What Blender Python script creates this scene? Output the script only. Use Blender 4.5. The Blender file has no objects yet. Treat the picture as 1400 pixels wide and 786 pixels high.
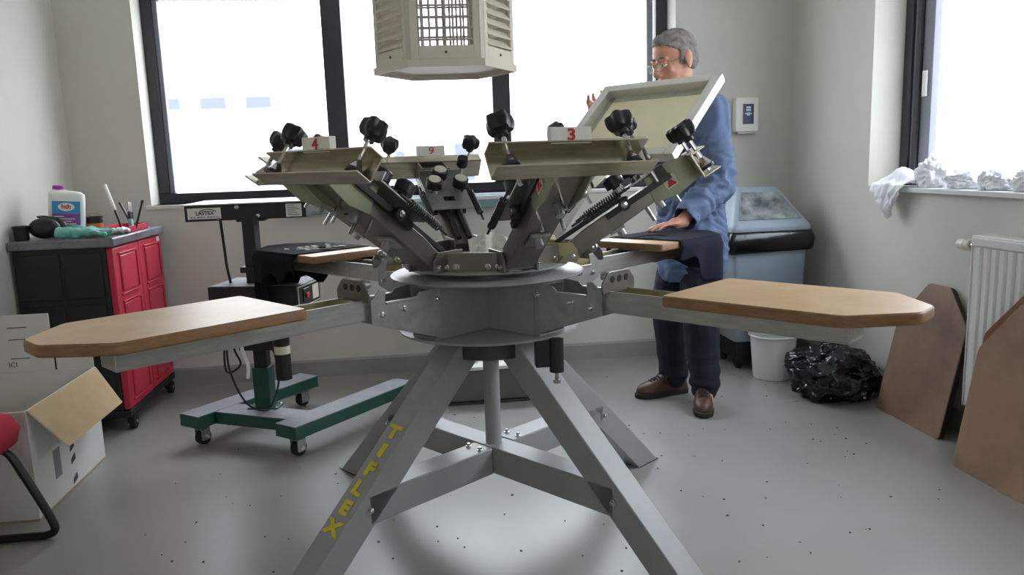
import bpy, bmesh, math, random
from mathutils import Matrix, Vector, noise
random.seed(7)
PI = math.pi
R = math.radians
scene = bpy.context.scene
COL = scene.collection

# ------------------------------------------------------------------ camera
FPX, YAW, PITCH, ROLL = 1063.8, 0.1242, 0.1617, -0.0334
CAM = Vector((-0.2219, -2.3832, 1.1994))
Fw = Vector((math.sin(YAW) * math.cos(PITCH), math.cos(YAW) * math.cos(PITCH), -math.sin(PITCH)))
R0 = Vector((math.cos(YAW), -math.sin(YAW), 0))
U0 = R0.cross(Fw)
Rt = R0 * math.cos(ROLL) + U0 * math.sin(ROLL)
Up = U0 * math.cos(ROLL) - R0 * math.sin(ROLL)
cd = bpy.data.cameras.new('camera')
cam = bpy.data.objects.new('camera', cd)
COL.objects.link(cam)
cam.matrix_world = Matrix(((Rt.x, Up.x, -Fw.x, CAM.x), (Rt.y, Up.y, -Fw.y, CAM.y), (Rt.z, Up.z, -Fw.z, CAM.z), (0, 0, 0, 1)))
cd.sensor_width = 36
cd.lens = FPX / 1400 * 36
cd.clip_start = 0.05
cd.clip_end = 300
scene.camera = cam

# ------------------------------------------------------------------ world, light, exposure
SKY = 5.15       # radiance at the horizon; an overcast sky is about three times brighter overhead
w = bpy.data.worlds.new('overcast_sky')
scene.world = w
w.use_nodes = True
bg = w.node_tree.nodes['Background']
wn = w.node_tree
wtc = wn.nodes.new('ShaderNodeTexCoord'); wsx = wn.nodes.new('ShaderNodeSeparateXYZ'); wr = wn.nodes.new('ShaderNodeValToRGB'); wm = wn.nodes.new('ShaderNodeMath')
wn.links.new(wtc.outputs['Generated'], wsx.inputs[0])
wr.color_ramp.elements[0].position = 0.0; wr.color_ramp.elements[1].position = 0.9
wr.color_ramp.elements[0].color = (0.95, 0.97, 1.0, 1); wr.color_ramp.elements[1].color = (0.74, 0.86, 1.0, 1)
wn.links.new(wsx.outputs['Z'], wr.inputs[0]); wn.links.new(wr.outputs[0], bg.inputs[0])
wm.operation = 'MULTIPLY_ADD'; wm.use_clamp = False; wm.inputs[1].default_value = 2 * SKY; wm.inputs[2].default_value = SKY
wcl = wn.nodes.new('ShaderNodeClamp'); wn.links.new(wsx.outputs['Z'], wcl.inputs[0]); wn.links.new(wcl.outputs[0], wm.inputs[0]); wn.links.new(wm.outputs[0], bg.inputs[1])
scene.view_settings.view_transform = 'Standard'
scene.view_settings.look = 'None'
scene.view_settings.gamma = 1
scene.view_settings.use_curve_mapping = False
scene.view_settings.exposure = 0.0
scene.cycles.use_denoising = True
scene.cycles.max_bounces = 10
scene.cycles.diffuse_bounces = 7
scene.cycles.sample_clamp_indirect = 12

def portal(name, loc, rot, sx, sy):
    l = bpy.data.lights.new(name, 'AREA')
    l.shape = 'RECTANGLE'; l.size = sx; l.size_y = sy
    l.cycles.is_portal = True
    o = bpy.data.objects.new(name, l); COL.objects.link(o)
    o.location = loc; o.rotation_euler = rot
# room box
XL, XR, YB, YF, ZC = -2.02, 2.045, 2.107, -4.2, 2.6
portal('window_portal_back', (-0.15, YB + 0.26, 1.6), (-PI / 2, 0, 0), 2.98, 1.2)
portal('window_portal_right', (XR + 0.26, 0.0, 1.6), (0, PI / 2, 0), 1.2, 2.6)
portal('added_rear_portal', (0.0, YF - 0.26, 1.5), (PI / 2, 0, 0), 1.0, 1.1)  # sampling portal for the added rear fill window

# ------------------------------------------------------------------ materials
def lin(c):
    return tuple(((x / 255) / 12.92 if x / 255 <= 0.04045 else ((x / 255 + 0.055) / 1.055) ** 2.4) for x in c)
MATS = {}
def mat(name, rgb, rough=0.5, metal=0.0, var=0.0, vscale=8.0, bump=0.0, bscale=60.0, rgb2=None, coat=0.0, stretch=None, spec=0.5, trans=0.0, lo=0.35, hi=0.65):
    if name in MATS: return MATS[name]
    m = bpy.data.materials.new(name); m.use_nodes = True
    nt = m.node_tree; b = nt.nodes['Principled BSDF']
    c = lin(rgb)
    b.inputs['Base Color'].default_value = (*c, 1)
    b.inputs['Roughness'].default_value = rough
    b.inputs['Metallic'].default_value = metal
    b.inputs['Specular IOR Level'].default_value = spec
    b.inputs['Coat Weight'].default_value = coat
    b.inputs['Transmission Weight'].default_value = trans
    tc = nt.nodes.new('ShaderNodeTexCoord'); src = tc.outputs['Object']
    if stretch:
        mp = nt.nodes.new('ShaderNodeMapping'); mp.inputs['Scale'].default_value = stretch
        nt.links.new(src, mp.inputs['Vector']); src = mp.outputs['Vector']
    if var > 0 or rgb2:
        n = nt.nodes.new('ShaderNodeTexNoise'); n.inputs['Scale'].default_value = vscale
        n.inputs['Detail'].default_value = 6; n.inputs['Roughness'].default_value = 0.62
        nt.links.new(src, n.inputs['Vector'])
        r = nt.nodes.new('ShaderNodeValToRGB')
        c2 = lin(rgb2) if rgb2 else tuple(x * (1 - var) for x in c)
        c1 = c if rgb2 else tuple(min(1, x * (1 + var)) for x in c)
        r.color_ramp.elements[0].position = lo; r.color_ramp.elements[1].position = hi
        r.color_ramp.elements[0].color = (*c2, 1); r.color_ramp.elements[1].color = (*c1, 1)
        nt.links.new(n.outputs['Fac'], r.inputs['Fac'])
        nt.links.new(r.outputs['Color'], b.inputs['Base Color'])
    if bump > 0:
        n2 = nt.nodes.new('ShaderNodeTexNoise'); n2.inputs['Scale'].default_value = bscale; n2.inputs['Detail'].default_value = 4
        nt.links.new(src, n2.inputs['Vector'])
        bp = nt.nodes.new('ShaderNodeBump'); bp.inputs['Strength'].default_value = bump; bp.inputs['Distance'].default_value = 0.01
        nt.links.new(n2.outputs['Fac'], bp.inputs['Height']); nt.links.new(bp.outputs['Normal'], b.inputs['Normal'])
    MATS[name] = m
    return m

M_wall = mat('wall_paint', (209, 206, 197), 0.75, var=0.03, vscale=2.5, bump=0.08, bscale=260)
M_base = mat('baseboard_paint', (148, 148, 144), 0.45, var=0.06, vscale=5)
M_ceil = mat('ceiling_paint', (225, 225, 220), 0.8)
M_frame = mat('window_frame_paint', (52, 50, 56), 0.4)
M_frame2 = mat('window_sash_grey', (120, 122, 132), 0.4)
M_sill = mat('sill_white', (222, 222, 218), 0.5, var=0.03)
M_press = mat('press_grey_paint', (146, 145, 144), 0.38, var=0.07, vscale=9, bump=0.03, bscale=180)
M_legp = mat('leg_grey_paint', (144, 143, 142), 0.4, var=0.06, vscale=6, bump=0.03, bscale=220)
M_alu = mat('brushed_aluminium', (176, 176, 172), 0.36, metal=0.85, var=0.1, vscale=14, stretch=(1, 6, 6))
M_steel = mat('galvanised_steel', (165, 166, 164), 0.38, metal=0.7, var=0.14, vscale=16)
M_zinc = mat('yellow_zinc', (168, 160, 122), 0.38, metal=0.6, var=0.18, vscale=12)
M_darkst = mat('dark_steel', (74, 72, 74), 0.42, metal=0.6, var=0.15, vscale=20)
M_chrome = mat('bright_steel', (200, 200, 200), 0.2, metal=1.0)
M_head = mat('head_hammered_grey', (128, 124, 116), 0.33, metal=0.7, var=0.12, vscale=10, bump=0.03, bscale=120)
M_clamp = mat('clamp_aluminium', (184, 176, 158), 0.27, metal=0.92, var=0.16, vscale=9, stretch=(6, 1, 6))
M_hgreen = mat('head_green_plate', (142, 146, 122), 0.42, metal=0.4, var=0.1, vscale=14)
M_black = mat('black_plastic', (26, 25, 27), 0.38)
M_rubber = mat('black_rubber', (22, 22, 22), 0.75)
M_blackmet = mat('black_painted_metal', (30, 30, 33), 0.4)
M_cap = mat('knob_cap_cream', (214, 206, 190), 0.5, var=0.05, vscale=40)
M_white = mat('white_plastic', (232, 232, 226), 0.4)
M_card = mat('white_card', (228, 226, 218), 0.6, var=0.04, vscale=20)
M_red = mat('red_ink', (196, 44, 60), 0.5)
M_wood = mat('platen_fibreboard', (222, 188, 146), 0.40, rgb2=(202, 164, 120), vscale=7, bump=0.04, bscale=220, lo=0.3, hi=0.72)
M_woode = mat('platen_edge_wood', (134, 96, 62), 0.5, var=0.2, vscale=22, stretch=(1, 1, 6))
M_oldwood = mat('stained_board', (164, 132, 108), 0.36, rgb2=(116, 92, 84), vscale=3.0, lo=0.3, hi=0.7)
M_oldedge = mat('stained_board_edge', (40, 34, 32), 0.5)
M_yellow = mat('yellow_paint', (206, 192, 28), 0.5, var=0.1, vscale=40)
M_shirt = mat('black_jersey', (20, 20, 24), 0.95, bump=0.15, bscale=900, spec=0.2)
M_navyshirt = mat('navy_jersey', (28, 30, 44), 0.95, bump=0.15, bscale=900, spec=0.2)
M_print = mat('shirt_print_white', (215, 212, 200), 0.8)
M_crtred = mat('cart_red_plastic', (194, 44, 70), 0.4, var=0.07, vscale=8)
M_crtblk = mat('cart_black_plastic', (24, 24, 25), 0.5, var=0.1, vscale=8)
M_crttop = mat('cart_top_grey', (62, 62, 66), 0.35, rgb2=(122, 122, 126), vscale=6, lo=0.42, hi=0.72)
M_carton = mat('white_carton', (214, 212, 206), 0.75, var=0.03, vscale=6)
M_kraft = mat('kraft_carton', (186, 158, 118), 0.8, var=0.05, vscale=12)
M_ink = mat('carton_print', (72, 72, 92), 0.8)
M_green = mat('green_frame_paint', (28, 74, 62), 0.4, var=0.1, vscale=14)
M_lilac = mat('dusty_lilac_grey', (132, 130, 134), 0.6, var=0.1, vscale=14)
M_lant = mat('cream_enamel', (214, 206, 192), 0.45, var=0.03, vscale=6)
M_lantin = mat('lantern_inner', (150, 146, 140), 0.6)
M_teal = mat('teal_grey_metal', (128, 158, 160), 0.45)
M_grille = mat('grille_wire', (186, 180, 176), 0.5)
M_bin = mat('bin_grey_plastic', (150, 162, 176), 0.45, var=0.06, vscale=5)
M_flap = mat('stained_flap', (168, 172, 172), 0.5, rgb2=(78, 82, 88), vscale=9, lo=0.38, hi=0.66)
M_bagm = mat('black_bin_liner', (16, 16, 18), 0.2, bump=0.15, bscale=24)
M_bucket = mat('bucket_white', (226, 226, 222), 0.4)
M_rad = mat('radiator_white', (224, 222, 220), 0.35)
M_cloth = mat('white_rag', (236, 236, 240), 0.9, bump=0.12, bscale=300)
def emulsion():
    m = mat('screen_emulsion', (250, 246, 228), 0.3, var=0.05, vscale=7); nt = m.node_tree
    o = nt.nodes['Material Output']; b = nt.nodes['Principled BSDF']; mx = nt.nodes.new('ShaderNodeMixShader'); t_ = nt.nodes.new('ShaderNodeBsdfTranslucent')
    t_.inputs[0].default_value = (*lin((236, 230, 200)), 1); mx.inputs[0].default_value = 0.5
    nt.links.new(b.outputs[0], mx.inputs[1]); nt.links.new(t_.outputs[0], mx.inputs[2]); nt.links.new(mx.outputs[0], o.inputs[0]); return m
M_mesh = emulsion()
M_frm = mat('screen_frame_aluminium', (214, 212, 204), 0.34, metal=0.35, var=0.05, vscale=10)
M_tape = mat('screen_tape', (178, 182, 166), 0.45, var=0.14, vscale=16)
def thin_glass(name, refl=0.06, tint=(1, 1, 1)):
    m = bpy.data.materials.new(name); m.use_nodes = True; nt = m.node_tree; nt.nodes.clear()
    o = nt.nodes.new('ShaderNodeOutputMaterial'); mx = nt.nodes.new('ShaderNodeMixShader'); t_ = nt.nodes.new('ShaderNodeBsdfTransparent'); g = nt.nodes.new('ShaderNodeBsdfGlossy')
    t_.inputs[0].default_value = (*tint, 1); g.inputs['Roughness'].default_value = 0.02; mx.inputs[0].default_value = refl
    nt.links.new(t_.outputs[0], mx.inputs[1]); nt.links.new(g.outputs[0], mx.inputs[2]); nt.links.new(mx.outputs[0], o.inputs[0]); return m
M_glass = thin_glass('window_glass', 0.05)
M_chairred = mat('red_upholstery', (172, 24, 52), 0.95, bump=0.2, bscale=500)
M_skin = mat('skin', (206, 150, 126), 0.5, var=0.07, vscale=20)
M_lip = mat('lips', (168, 96, 88), 0.5)
M_hair = mat('grey_hair', (158, 152, 146), 0.7, rgb2=(104, 98, 94), vscale=30, bump=0.5, bscale=260)
M_coat = mat('blue_work_coat', (88, 106, 138), 0.85, var=0.12, vscale=9, bump=0.12, bscale=420)
M_trous = mat('navy_trousers', (27, 30, 43), 0.9, var=0.15, vscale=10, bump=0.12, bscale=420)
M_shoe = mat('brown_leather', (86, 56, 46), 0.45, var=0.2, vscale=14)
M_sole = mat('dark_sole', (40, 34, 32), 0.7)
M_eye = mat('eye_white', (225, 220, 215), 0.2)
M_iris = mat('iris_dark', (40, 34, 30), 0.2)
M_wire = mat('glasses_wire', (150, 140, 120), 0.3, metal=0.8)
M_lens = thin_glass('spectacle_lens', 0.012)
M_blue = mat('label_blue', (58, 140, 200), 0.5)
M_purple = mat('label_purple', (140, 66, 148), 0.5)
M_glove = mat('mint_rubber', (120, 190, 176), 0.6, var=0.12, vscale=20)
M_orange = mat('orange_paint', (222, 122, 40), 0.5)
M_out = mat('outside_render', (236, 234, 230), 0.9)
M_outwin = mat('outside_window', (84, 88, 98), 0.4)
M_outgr = mat('outside_ground', (190, 188, 184), 0.9)
M_brick = mat('outside_panel', (196, 176, 160), 0.9)
M_floordirt = mat('debris', (70, 58, 52), 0.8)
M_screen = mat('display_navy', (24, 44, 84), 0.25)
M_icon = mat('display_icons', (190, 210, 235), 0.4)
M_redled = mat('red_button', (200, 20, 30), 0.4)
M_paperw = mat('paper_white', (226, 224, 214), 0.8)
M_cableb = mat('cable_black', (22, 22, 24), 0.6)

def floor_mat():
    m = bpy.data.materials.new('painted_concrete'); m.use_nodes = True
    nt = m.node_tree; b = nt.nodes['Principled BSDF']
    tc = nt.nodes.new('ShaderNodeTexCoord')
    n = nt.nodes.new('ShaderNodeTexNoise'); n.inputs['Scale'].default_value = 1.6; n.inputs['Detail'].default_value = 2; n.inputs['Roughness'].default_value = 0.6
    nt.links.new(tc.outputs['Object'], n.inputs['Vector'])
    r = nt.nodes.new('ShaderNodeValToRGB')
    r.color_ramp.elements[0].position = 0.0; r.color_ramp.elements[1].position = 1.0
    r.color_ramp.elements[0].color = (*lin((138, 134, 128)), 1); r.color_ramp.elements[1].color = (*lin((158, 155, 149)), 1)
    nt.links.new(n.outputs['Fac'], r.inputs['Fac'])
    nt.links.new(r.outputs['Color'], b.inputs['Base Color'])
    n3 = nt.nodes.new('ShaderNodeTexNoise'); n3.inputs['Scale'].default_value = 3; n3.inputs['Detail'].default_value = 1
    nt.links.new(tc.outputs['Object'], n3.inputs['Vector'])
    mr = nt.nodes.new('ShaderNodeMapRange'); mr.inputs[3].default_value = 0.29; mr.inputs[4].default_value = 0.36
    nt.links.new(n3.outputs['Fac'], mr.inputs[0]); nt.links.new(mr.outputs[0], b.inputs['Roughness'])
    return m
M_floor = floor_mat()

# ------------------------------------------------------------------ mesh helpers
I4 = Matrix.Identity(4)
def T(*a): return Matrix.Translation(Vector(a if len(a) == 3 else a[0]))
def Rz(a): return Matrix.Rotation(a, 4, 'Z')
def Rx(a): return Matrix.Rotation(a, 4, 'X')
def Ry(a): return Matrix.Rotation(a, 4, 'Y')
def frame_to(p, d, up=(0, 0, 1)):
    z = Vector(d).normalized(); u = Vector(up)
    if abs(z.dot(u)) > 0.98: u = Vector((1, 0, 0))
    x = u.cross(z).normalized(); y = z.cross(x)
    return Matrix(((x.x, y.x, z.x, p[0]), (x.y, y.y, z.y, p[1]), (x.z, y.z, z.z, p[2]), (0, 0, 0, 1)))

class MB:
    def __init__(s, M=None): s.v = []; s.f = []; s.mi = []; s.M = M or I4; s.cur = 0
    def add(s, vs, fs, M=None):
        A = s.M @ M if M is not None else s.M
        o = len(s.v); s.v += [A @ Vector(p) for p in vs]
        for f in fs: s.f.append([o + i for i in f]); s.mi.append(s.cur)
        return s
    def box(s, c, d, M=None):
        x, y, z = d[0] / 2, d[1] / 2, d[2] / 2
        vs = [(c[0] + i * x, c[1] + j * y, c[2] + k * z) for k in (-1, 1) for j in (-1, 1) for i in (-1, 1)]
        return s.add(vs, [(0, 2, 3, 1), (4, 5, 7, 6), (0, 1, 5, 4), (2, 6, 7, 3), (0, 4, 6, 2), (1, 3, 7, 5)], M)
    def b2(s, a, b, M=None):
        return s.box([(p + q) / 2 for p, q in zip(a, b)], [abs(q - p) for p, q in zip(a, b)], M)
    def prism(s, poly, z0, z1, M=None):
        n = len(poly)
        ar = sum(poly[i][0] * poly[(i + 1) % n][1] - poly[(i + 1) % n][0] * poly[i][1] for i in range(n))
        if ar < 0: poly = list(reversed(poly))
        vs = [(p[0], p[1], z0) for p in poly] + [(p[0], p[1], z1) for p in poly]
        fs = [tuple(range(n - 1, -1, -1)), tuple(range(n, 2 * n))] + [(i, (i + 1) % n, n + (i + 1) % n, n + i) for i in range(n)]
        return s.add(vs, fs, M)
    def lathe(s, prof, n=24, M=None, cap=True):
        vs = []; fs = []
        for r, z in prof:
            vs += [(r * math.cos(2 * PI * i / n), r * math.sin(2 * PI * i / n), z) for i in range(n)]
        for k in range(len(prof) - 1):
            for i in range(n):
                j = (i + 1) % n
                fs.append((k * n + i, k * n + j, (k + 1) * n + j, (k + 1) * n + i))
        if cap:
            fs.append(tuple(range(n - 1, -1, -1))); m = (len(prof) - 1) * n; fs.append(tuple(range(m, m + n)))
        return s.add(vs, fs, M)
    def cyl(s, p0, p1, r0, r1=None, n=14):
        p0, p1 = Vector(p0), Vector(p1); r1 = r0 if r1 is None else r1
        return s.lathe([(r0, 0), (r1, (p1 - p0).length)], n, frame_to(p0, p1 - p0))
    def tube(s, pts, r, n=8, closed=False):
        pts = [Vector(p) for p in pts]; m = len(pts); vs = []; fs = []
        up = Vector((0.13, 0.21, 0.97)); prevx = None
        for i, p in enumerate(pts):
            a = pts[i - 1] if (i > 0 or closed) else p; b = pts[(i + 1) % m] if (i < m - 1 or closed) else p
            z = (b - a).normalized()
            x = prevx - z * prevx.dot(z) if prevx is not None else up.cross(z)
            if x.length < 1e-5: x = Vector((1, 0, 0)).cross(z)
            x.normalize(); prevx = x; y = z.cross(x)
            rr = r[i] if isinstance(r, (list, tuple)) else r
            vs += [p + (x * math.cos(2 * PI * k / n) + y * math.sin(2 * PI * k / n)) * rr for k in range(n)]
        for i in range(m if closed else m - 1):
            o, o2 = i * n, ((i + 1) % m) * n
            for k in range(n): fs.append((o + k, o + (k + 1) % n, o2 + (k + 1) % n, o2 + k))
        if not closed:
            fs.append(tuple(range(n - 1, -1, -1))); fs.append(tuple(range((m - 1) * n, m * n)))
        return s.add(vs, fs)
    def ell(s, c, r, M=None, n=14, k=9):
        prof = [(max(1e-4, math.sin(PI * i / k)), -math.cos(PI * i / k)) for i in range(k + 1)]
        A = T(*c) @ Matrix.Diagonal((r[0], r[1], r[2], 1))
        return s.lathe(prof, n, (M @ A) if M is not None else A)
    def cap(s, p0, p1, r0, r1=None, n=12):
        r1 = r0 if r1 is None else r1; p0, p1 = Vector(p0), Vector(p1); L = (p1 - p0).length
        prof = [(max(1e-4, r0 * math.sin(PI / 2 * i / 4)), -r0 * math.cos(PI / 2 * i / 4)) for i in range(5)]
        prof += [(max(1e-4, r1 * math.cos(PI / 2 * i / 4)), L + r1 * math.sin(PI / 2 * i / 4)) for i in range(5)]
        return s.lathe(prof, n, frame_to(p0, p1 - p0))
    def mesh(s, name, mats, smooth=True, ang=35):
        me = bpy.data.meshes.new(name); me.from_pydata(s.v, [], s.f)
        for m in (mats if isinstance(mats, (list, tuple)) else [mats]): me.materials.append(m)
        if any(s.mi): me.polygons.foreach_set('material_index', s.mi)
        if smooth:
            me.polygons.foreach_set('use_smooth', [True] * len(me.polygons)); me.set_sharp_from_angle(angle=R(ang))
        me.update(); return me
    def build(s, name, mats, parent=None, M=None, bevel=0.0, smooth=True, ang=35, label=None):
        o = bpy.data.objects.new(name, s.mesh(name, mats, smooth, ang)); COL.objects.link(o)
        if parent is not None: o.parent = parent
        if M is not None: o.matrix_local = M
        if bevel > 0:
            b = o.modifiers.new('bevel', 'BEVEL'); b.width = bevel; b.segments = 2; b.limit_method = 'ANGLE'; b.angle_limit = R(40)
        if label: o['label'] = label
        return o

def inst(name, me, parent, M, bevel=0.0):
    o = bpy.data.objects.new(name, me); COL.objects.link(o); o.parent = parent; o.matrix_local = M
    if bevel > 0:
        b = o.modifiers.new('bevel', 'BEVEL'); b.width = bevel; b.segments = 2; b.limit_method = 'ANGLE'; b.angle_limit = R(40)
    return o
def empty(name, loc=(0, 0, 0), rz=0):
    o = bpy.data.objects.new(name, None); COL.objects.link(o); o.location = loc; o.rotation_euler = (0, 0, rz); o.empty_display_size = 0.1; return o
def tag(o, label, cat, group=None, kind=None):
    o['label'] = label; o['category'] = cat
    if group: o['group'] = group
    if kind: o['kind'] = kind
    return o
def struct(o): o['kind'] = 'structure'; return o
def text_mesh(s, size, m, extrude=0.0006, spacing=1.0, bold=0.0):
    c = bpy.data.curves.new('txt', 'FONT'); c.body = s; c.size = size; c.extrude = extrude; c.align_x = 'CENTER'; c.align_y = 'CENTER'; c.space_character = spacing; c.offset = bold
    o = bpy.data.objects.new('txt', c); COL.objects.link(o)
    dg = bpy.context.evaluated_depsgraph_get(); dg.update()
    me = bpy.data.meshes.new_from_object(o.evaluated_get(dg))
    bpy.data.objects.remove(o); bpy.data.curves.remove(c)
    me.name = 'lettering'; me.materials.clear(); me.materials.append(m); return me
def remesh(mb, name, m, voxel, smooth=4, fac=0.5):
    o = bpy.data.objects.new('tmp', mb.mesh('tmp', m)); COL.objects.link(o)
    a = o.modifiers.new('r', 'REMESH'); a.mode = 'VOXEL'; a.voxel_size = voxel
    if smooth:
        b = o.modifiers.new('s', 'SMOOTH'); b.factor = fac; b.iterations = smooth
    dg = bpy.context.evaluated_depsgraph_get(); dg.update()
    me = bpy.data.meshes.new_from_object(o.evaluated_get(dg))
    bpy.data.objects.remove(o); me.name = name
    me.materials.clear(); me.materials.append(m)
    me.polygons.foreach_set('use_smooth', [True] * len(me.polygons)); me.polygons.foreach_set('material_index', [0] * len(me.polygons))
    return me
def displace(me, fn):
    me.update()
    ns = [v.normal.copy() for v in me.vertices]
    for v, n in zip(me.vertices, ns): v.co += n * fn(v.co)
    me.update()
def link(name, me, parent=None, M=None, label=None):
    o = bpy.data.objects.new(name, me); COL.objects.link(o)
    if parent is not None: o.parent = parent
    if M is not None: o.matrix_local = M
    if label: o['label'] = label
    return o

# ------------------------------------------------------------------ room shell
TH = 0.3
mb = MB(); mb.b2((XL - TH, YF - TH, -0.2), (XR + TH, YB + TH, 0)); struct(mb.build('floor', M_floor))
mb = MB(); mb.b2((XL - TH, YF - TH, ZC), (XR + TH, YB + TH, ZC + 0.15)); struct(mb.build('ceiling', M_ceil))
mb = MB(); mb.b2((XL - TH, YF, 0), (XL, YB + TH, ZC)); struct(mb.build('wall_left', M_wall))
WX0, WX1, WZ0, WZ1 = -1.632, 1.336, 1.02, 2.19
mb = MB()
mb.b2((XL, YB, 0), (XR + TH, YB + TH, WZ0)); mb.b2((XL, YB, WZ1), (XR + TH, YB + TH, ZC))
mb.b2((XL, YB, WZ0), (WX0, YB + TH, WZ1)); mb.b2((WX1, YB, WZ0), (XR + TH, YB + TH, WZ1))
struct(mb.build('wall_back', M_wall))
RY0, RY1, RZ0 = -1.3, 1.275, 1.015
mb = MB()
mb.b2((XR, YF, 0), (XR + TH, YB, RZ0)); mb.b2((XR, YF, WZ1), (XR + TH, YB, ZC))
mb.b2((XR, YF, RZ0), (XR + TH, RY0, WZ1)); mb.b2((XR, RY1, RZ0), (XR + TH, YB, WZ1))
struct(mb.build('wall_right', M_wall))
mb = MB()
mb.b2((XL - TH, YF - TH, 0), (XR + TH, YF, 0.95)); mb.b2((XL - TH, YF - TH, 2.05), (XR + TH, YF, ZC))
mb.b2((XL - TH, YF - TH, 0.95), (-0.5, YF, 2.05)); mb.b2((0.5, YF - TH, 0.95), (XR + TH, YF, 2.05))  # wall opening made for the added fill window
struct(mb.build('wall_front', M_wall))
mb = MB(); mb.prism([(YB, 0), (YB - 0.014, 0), (YB - 0.014, 0.088), (YB, 0.1)], XL, XR, Matrix(((0, 0, 1, 0), (1, 0, 0, 0), (0, 1, 0, 0), (0, 0, 0, 1))))
struct(mb.build('baseboard_back', M_base))
mb = MB(); mb.b2((XR - 0.014, YF, 0), (XR, YB - 0.014, 0.095)); struct(mb.build('baseboard_right', M_base, bevel=0.003))
mb = MB(); mb.b2((XL, YF, 0), (XL + 0.014, YB - 0.014, 0.095)); struct(mb.build('baseboard_left', M_base, bevel=0.003))

# back window: three lights in one dark frame
FY = YB + 0.15
w1 = struct(empty('window_1', (0, FY, WZ0)))
def bar(name, a, b, par, m=M_frame, bev=0.004):
    mb = MB(); mb.b2(a, b); return mb.build(name, m, par, bevel=bev)
H = WZ1 - WZ0
bar('bottom_rail', (WX0, 0, 0.0), (WX1, 0.07, 0.058), w1)
bar('top_rail', (WX0, 0, H - 0.062), (WX1, 0.07, H), w1)
bar('left_stile', (WX0, 0, 0.058), (WX0 + 0.058, 0.07, H - 0.062), w1)
bar('right_stile', (1.268, 0, 0.058), (WX1, 0.07, H - 0.062), w1)
bar('sash_stile', (1.215, 0.012, 0.058), (1.252, 0.06, H - 0.062), w1, M_frame2)
bar('sash_stile', (WX0 + 0.058, 0.012, 0.058), (WX0 + 0.085, 0.06, H - 0.062), w1, M_frame2)
bar('mullion', (-0.672, -0.01, 0.058), (-0.562, 0.07, H - 0.062), w1)
bar('mullion', (0.280, -0.01, 0.058), (0.383, 0.07, H - 0.062), w1)
for x0, x1 in ((WX0 + 0.08, -0.672), (-0.562, 0.28), (0.383, 1.22)):
    bar('pane', (x0, 0.034, 0.058), (x1, 0.038, H - 0.062), w1, M_glass, 0)
mb = MB(); mb.b2((WX0 - 0.03, YB - 0.012, WZ0 - 0.022), (WX1 + 0.03, FY, WZ0)); struct(mb.build('trim_1', M_sill, bevel=0.004))
# right window
FX = XR + 0.16
w2 = struct(empty('window_2', (FX, 0, RZ0)))
H2 = WZ1 - RZ0
bar('bottom_rail', (0, RY0, 0), (0.07, RY1, 0.058), w2)
bar('top_rail', (0, RY0, H2 - 0.06), (0.07, RY1, H2), w2)
bar('side_stile', (0, 1.215, 0.058), (0.07, RY1, H2 - 0.06), w2)
bar('sash_stile', (0.012, 1.19, 0.058), (0.06, 1.215, H2 - 0.06), w2, M_frame2)
bar('side_stile', (0.004, 1.158, 0.058), (0.066, 1.19, H2 - 0.06), w2)
bar('sash_stile', (0.02, 1.085, 0.058), (0.06, 1.158, H2 - 0.06), w2, M_frame2)
bar('side_stile', (0, RY0, 0.058), (0.07, RY0 + 0.06, H2 - 0.06), w2)
bar('mullion', (-0.005, -0.35, 0.058), (0.07, -0.25, H2 - 0.06), w2)
for y0, y1 in ((-0.25, 1.085), (RY0 + 0.06, -0.35)):
    bar('pane', (0.034, y0, 0.058), (0.038, y1, H2 - 0.06), w2, M_glass, 0)
mb = MB(); mb.b2((0.02, 1.14, 0.42), (0.008, 1.11, 0.54)); mb.build('latch', M_white, w2, bevel=0.003)
mb = MB(); mb.b2((XR - 0.03, RY0 - 0.02, RZ0 - 0.018), (FX, RY1 - 0.22, RZ0 + 0.004)); struct(mb.build('trim_2', M_sill, bevel=0.003))
# rear fill window: unseen, added to light surfaces facing the camera
w3 = struct(empty('added_rear_window', (0, YF - 0.15, 0.95)))
bar('bottom_rail', (-0.5, -0.07, 0), (0.5, 0, 0.06), w3); bar('top_rail', (-0.5, -0.07, 1.04), (0.5, 0, 1.1), w3)
bar('side_stile', (-0.5, -0.07, 0.06), (-0.44, 0, 1.04), w3); bar('side_stile', (0.44, -0.07, 0.06), (0.5, 0, 1.04), w3)
bar('pane', (-0.44, -0.037, 0.06), (0.44, -0.033, 1.04), w3, M_glass, 0)
# trunking beneath the back window
t = empty('cable_trunking', (-0.2, YB, 0.94))
mb = MB(); mb.b2((-0.75, -0.05, 0), (0.65, 0, 0.07)); mb.build('body', M_teal, t, bevel=0.004)
mb = MB(); mb.b2((-0.75, -0.056, 0.046), (0.65, -0.05, 0.066)); mb.build('cover_lip', M_sill, t, bevel=0.002)
tag(t, 'teal grey metal trunking fixed along the wall under the long window', 'trunking')

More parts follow.
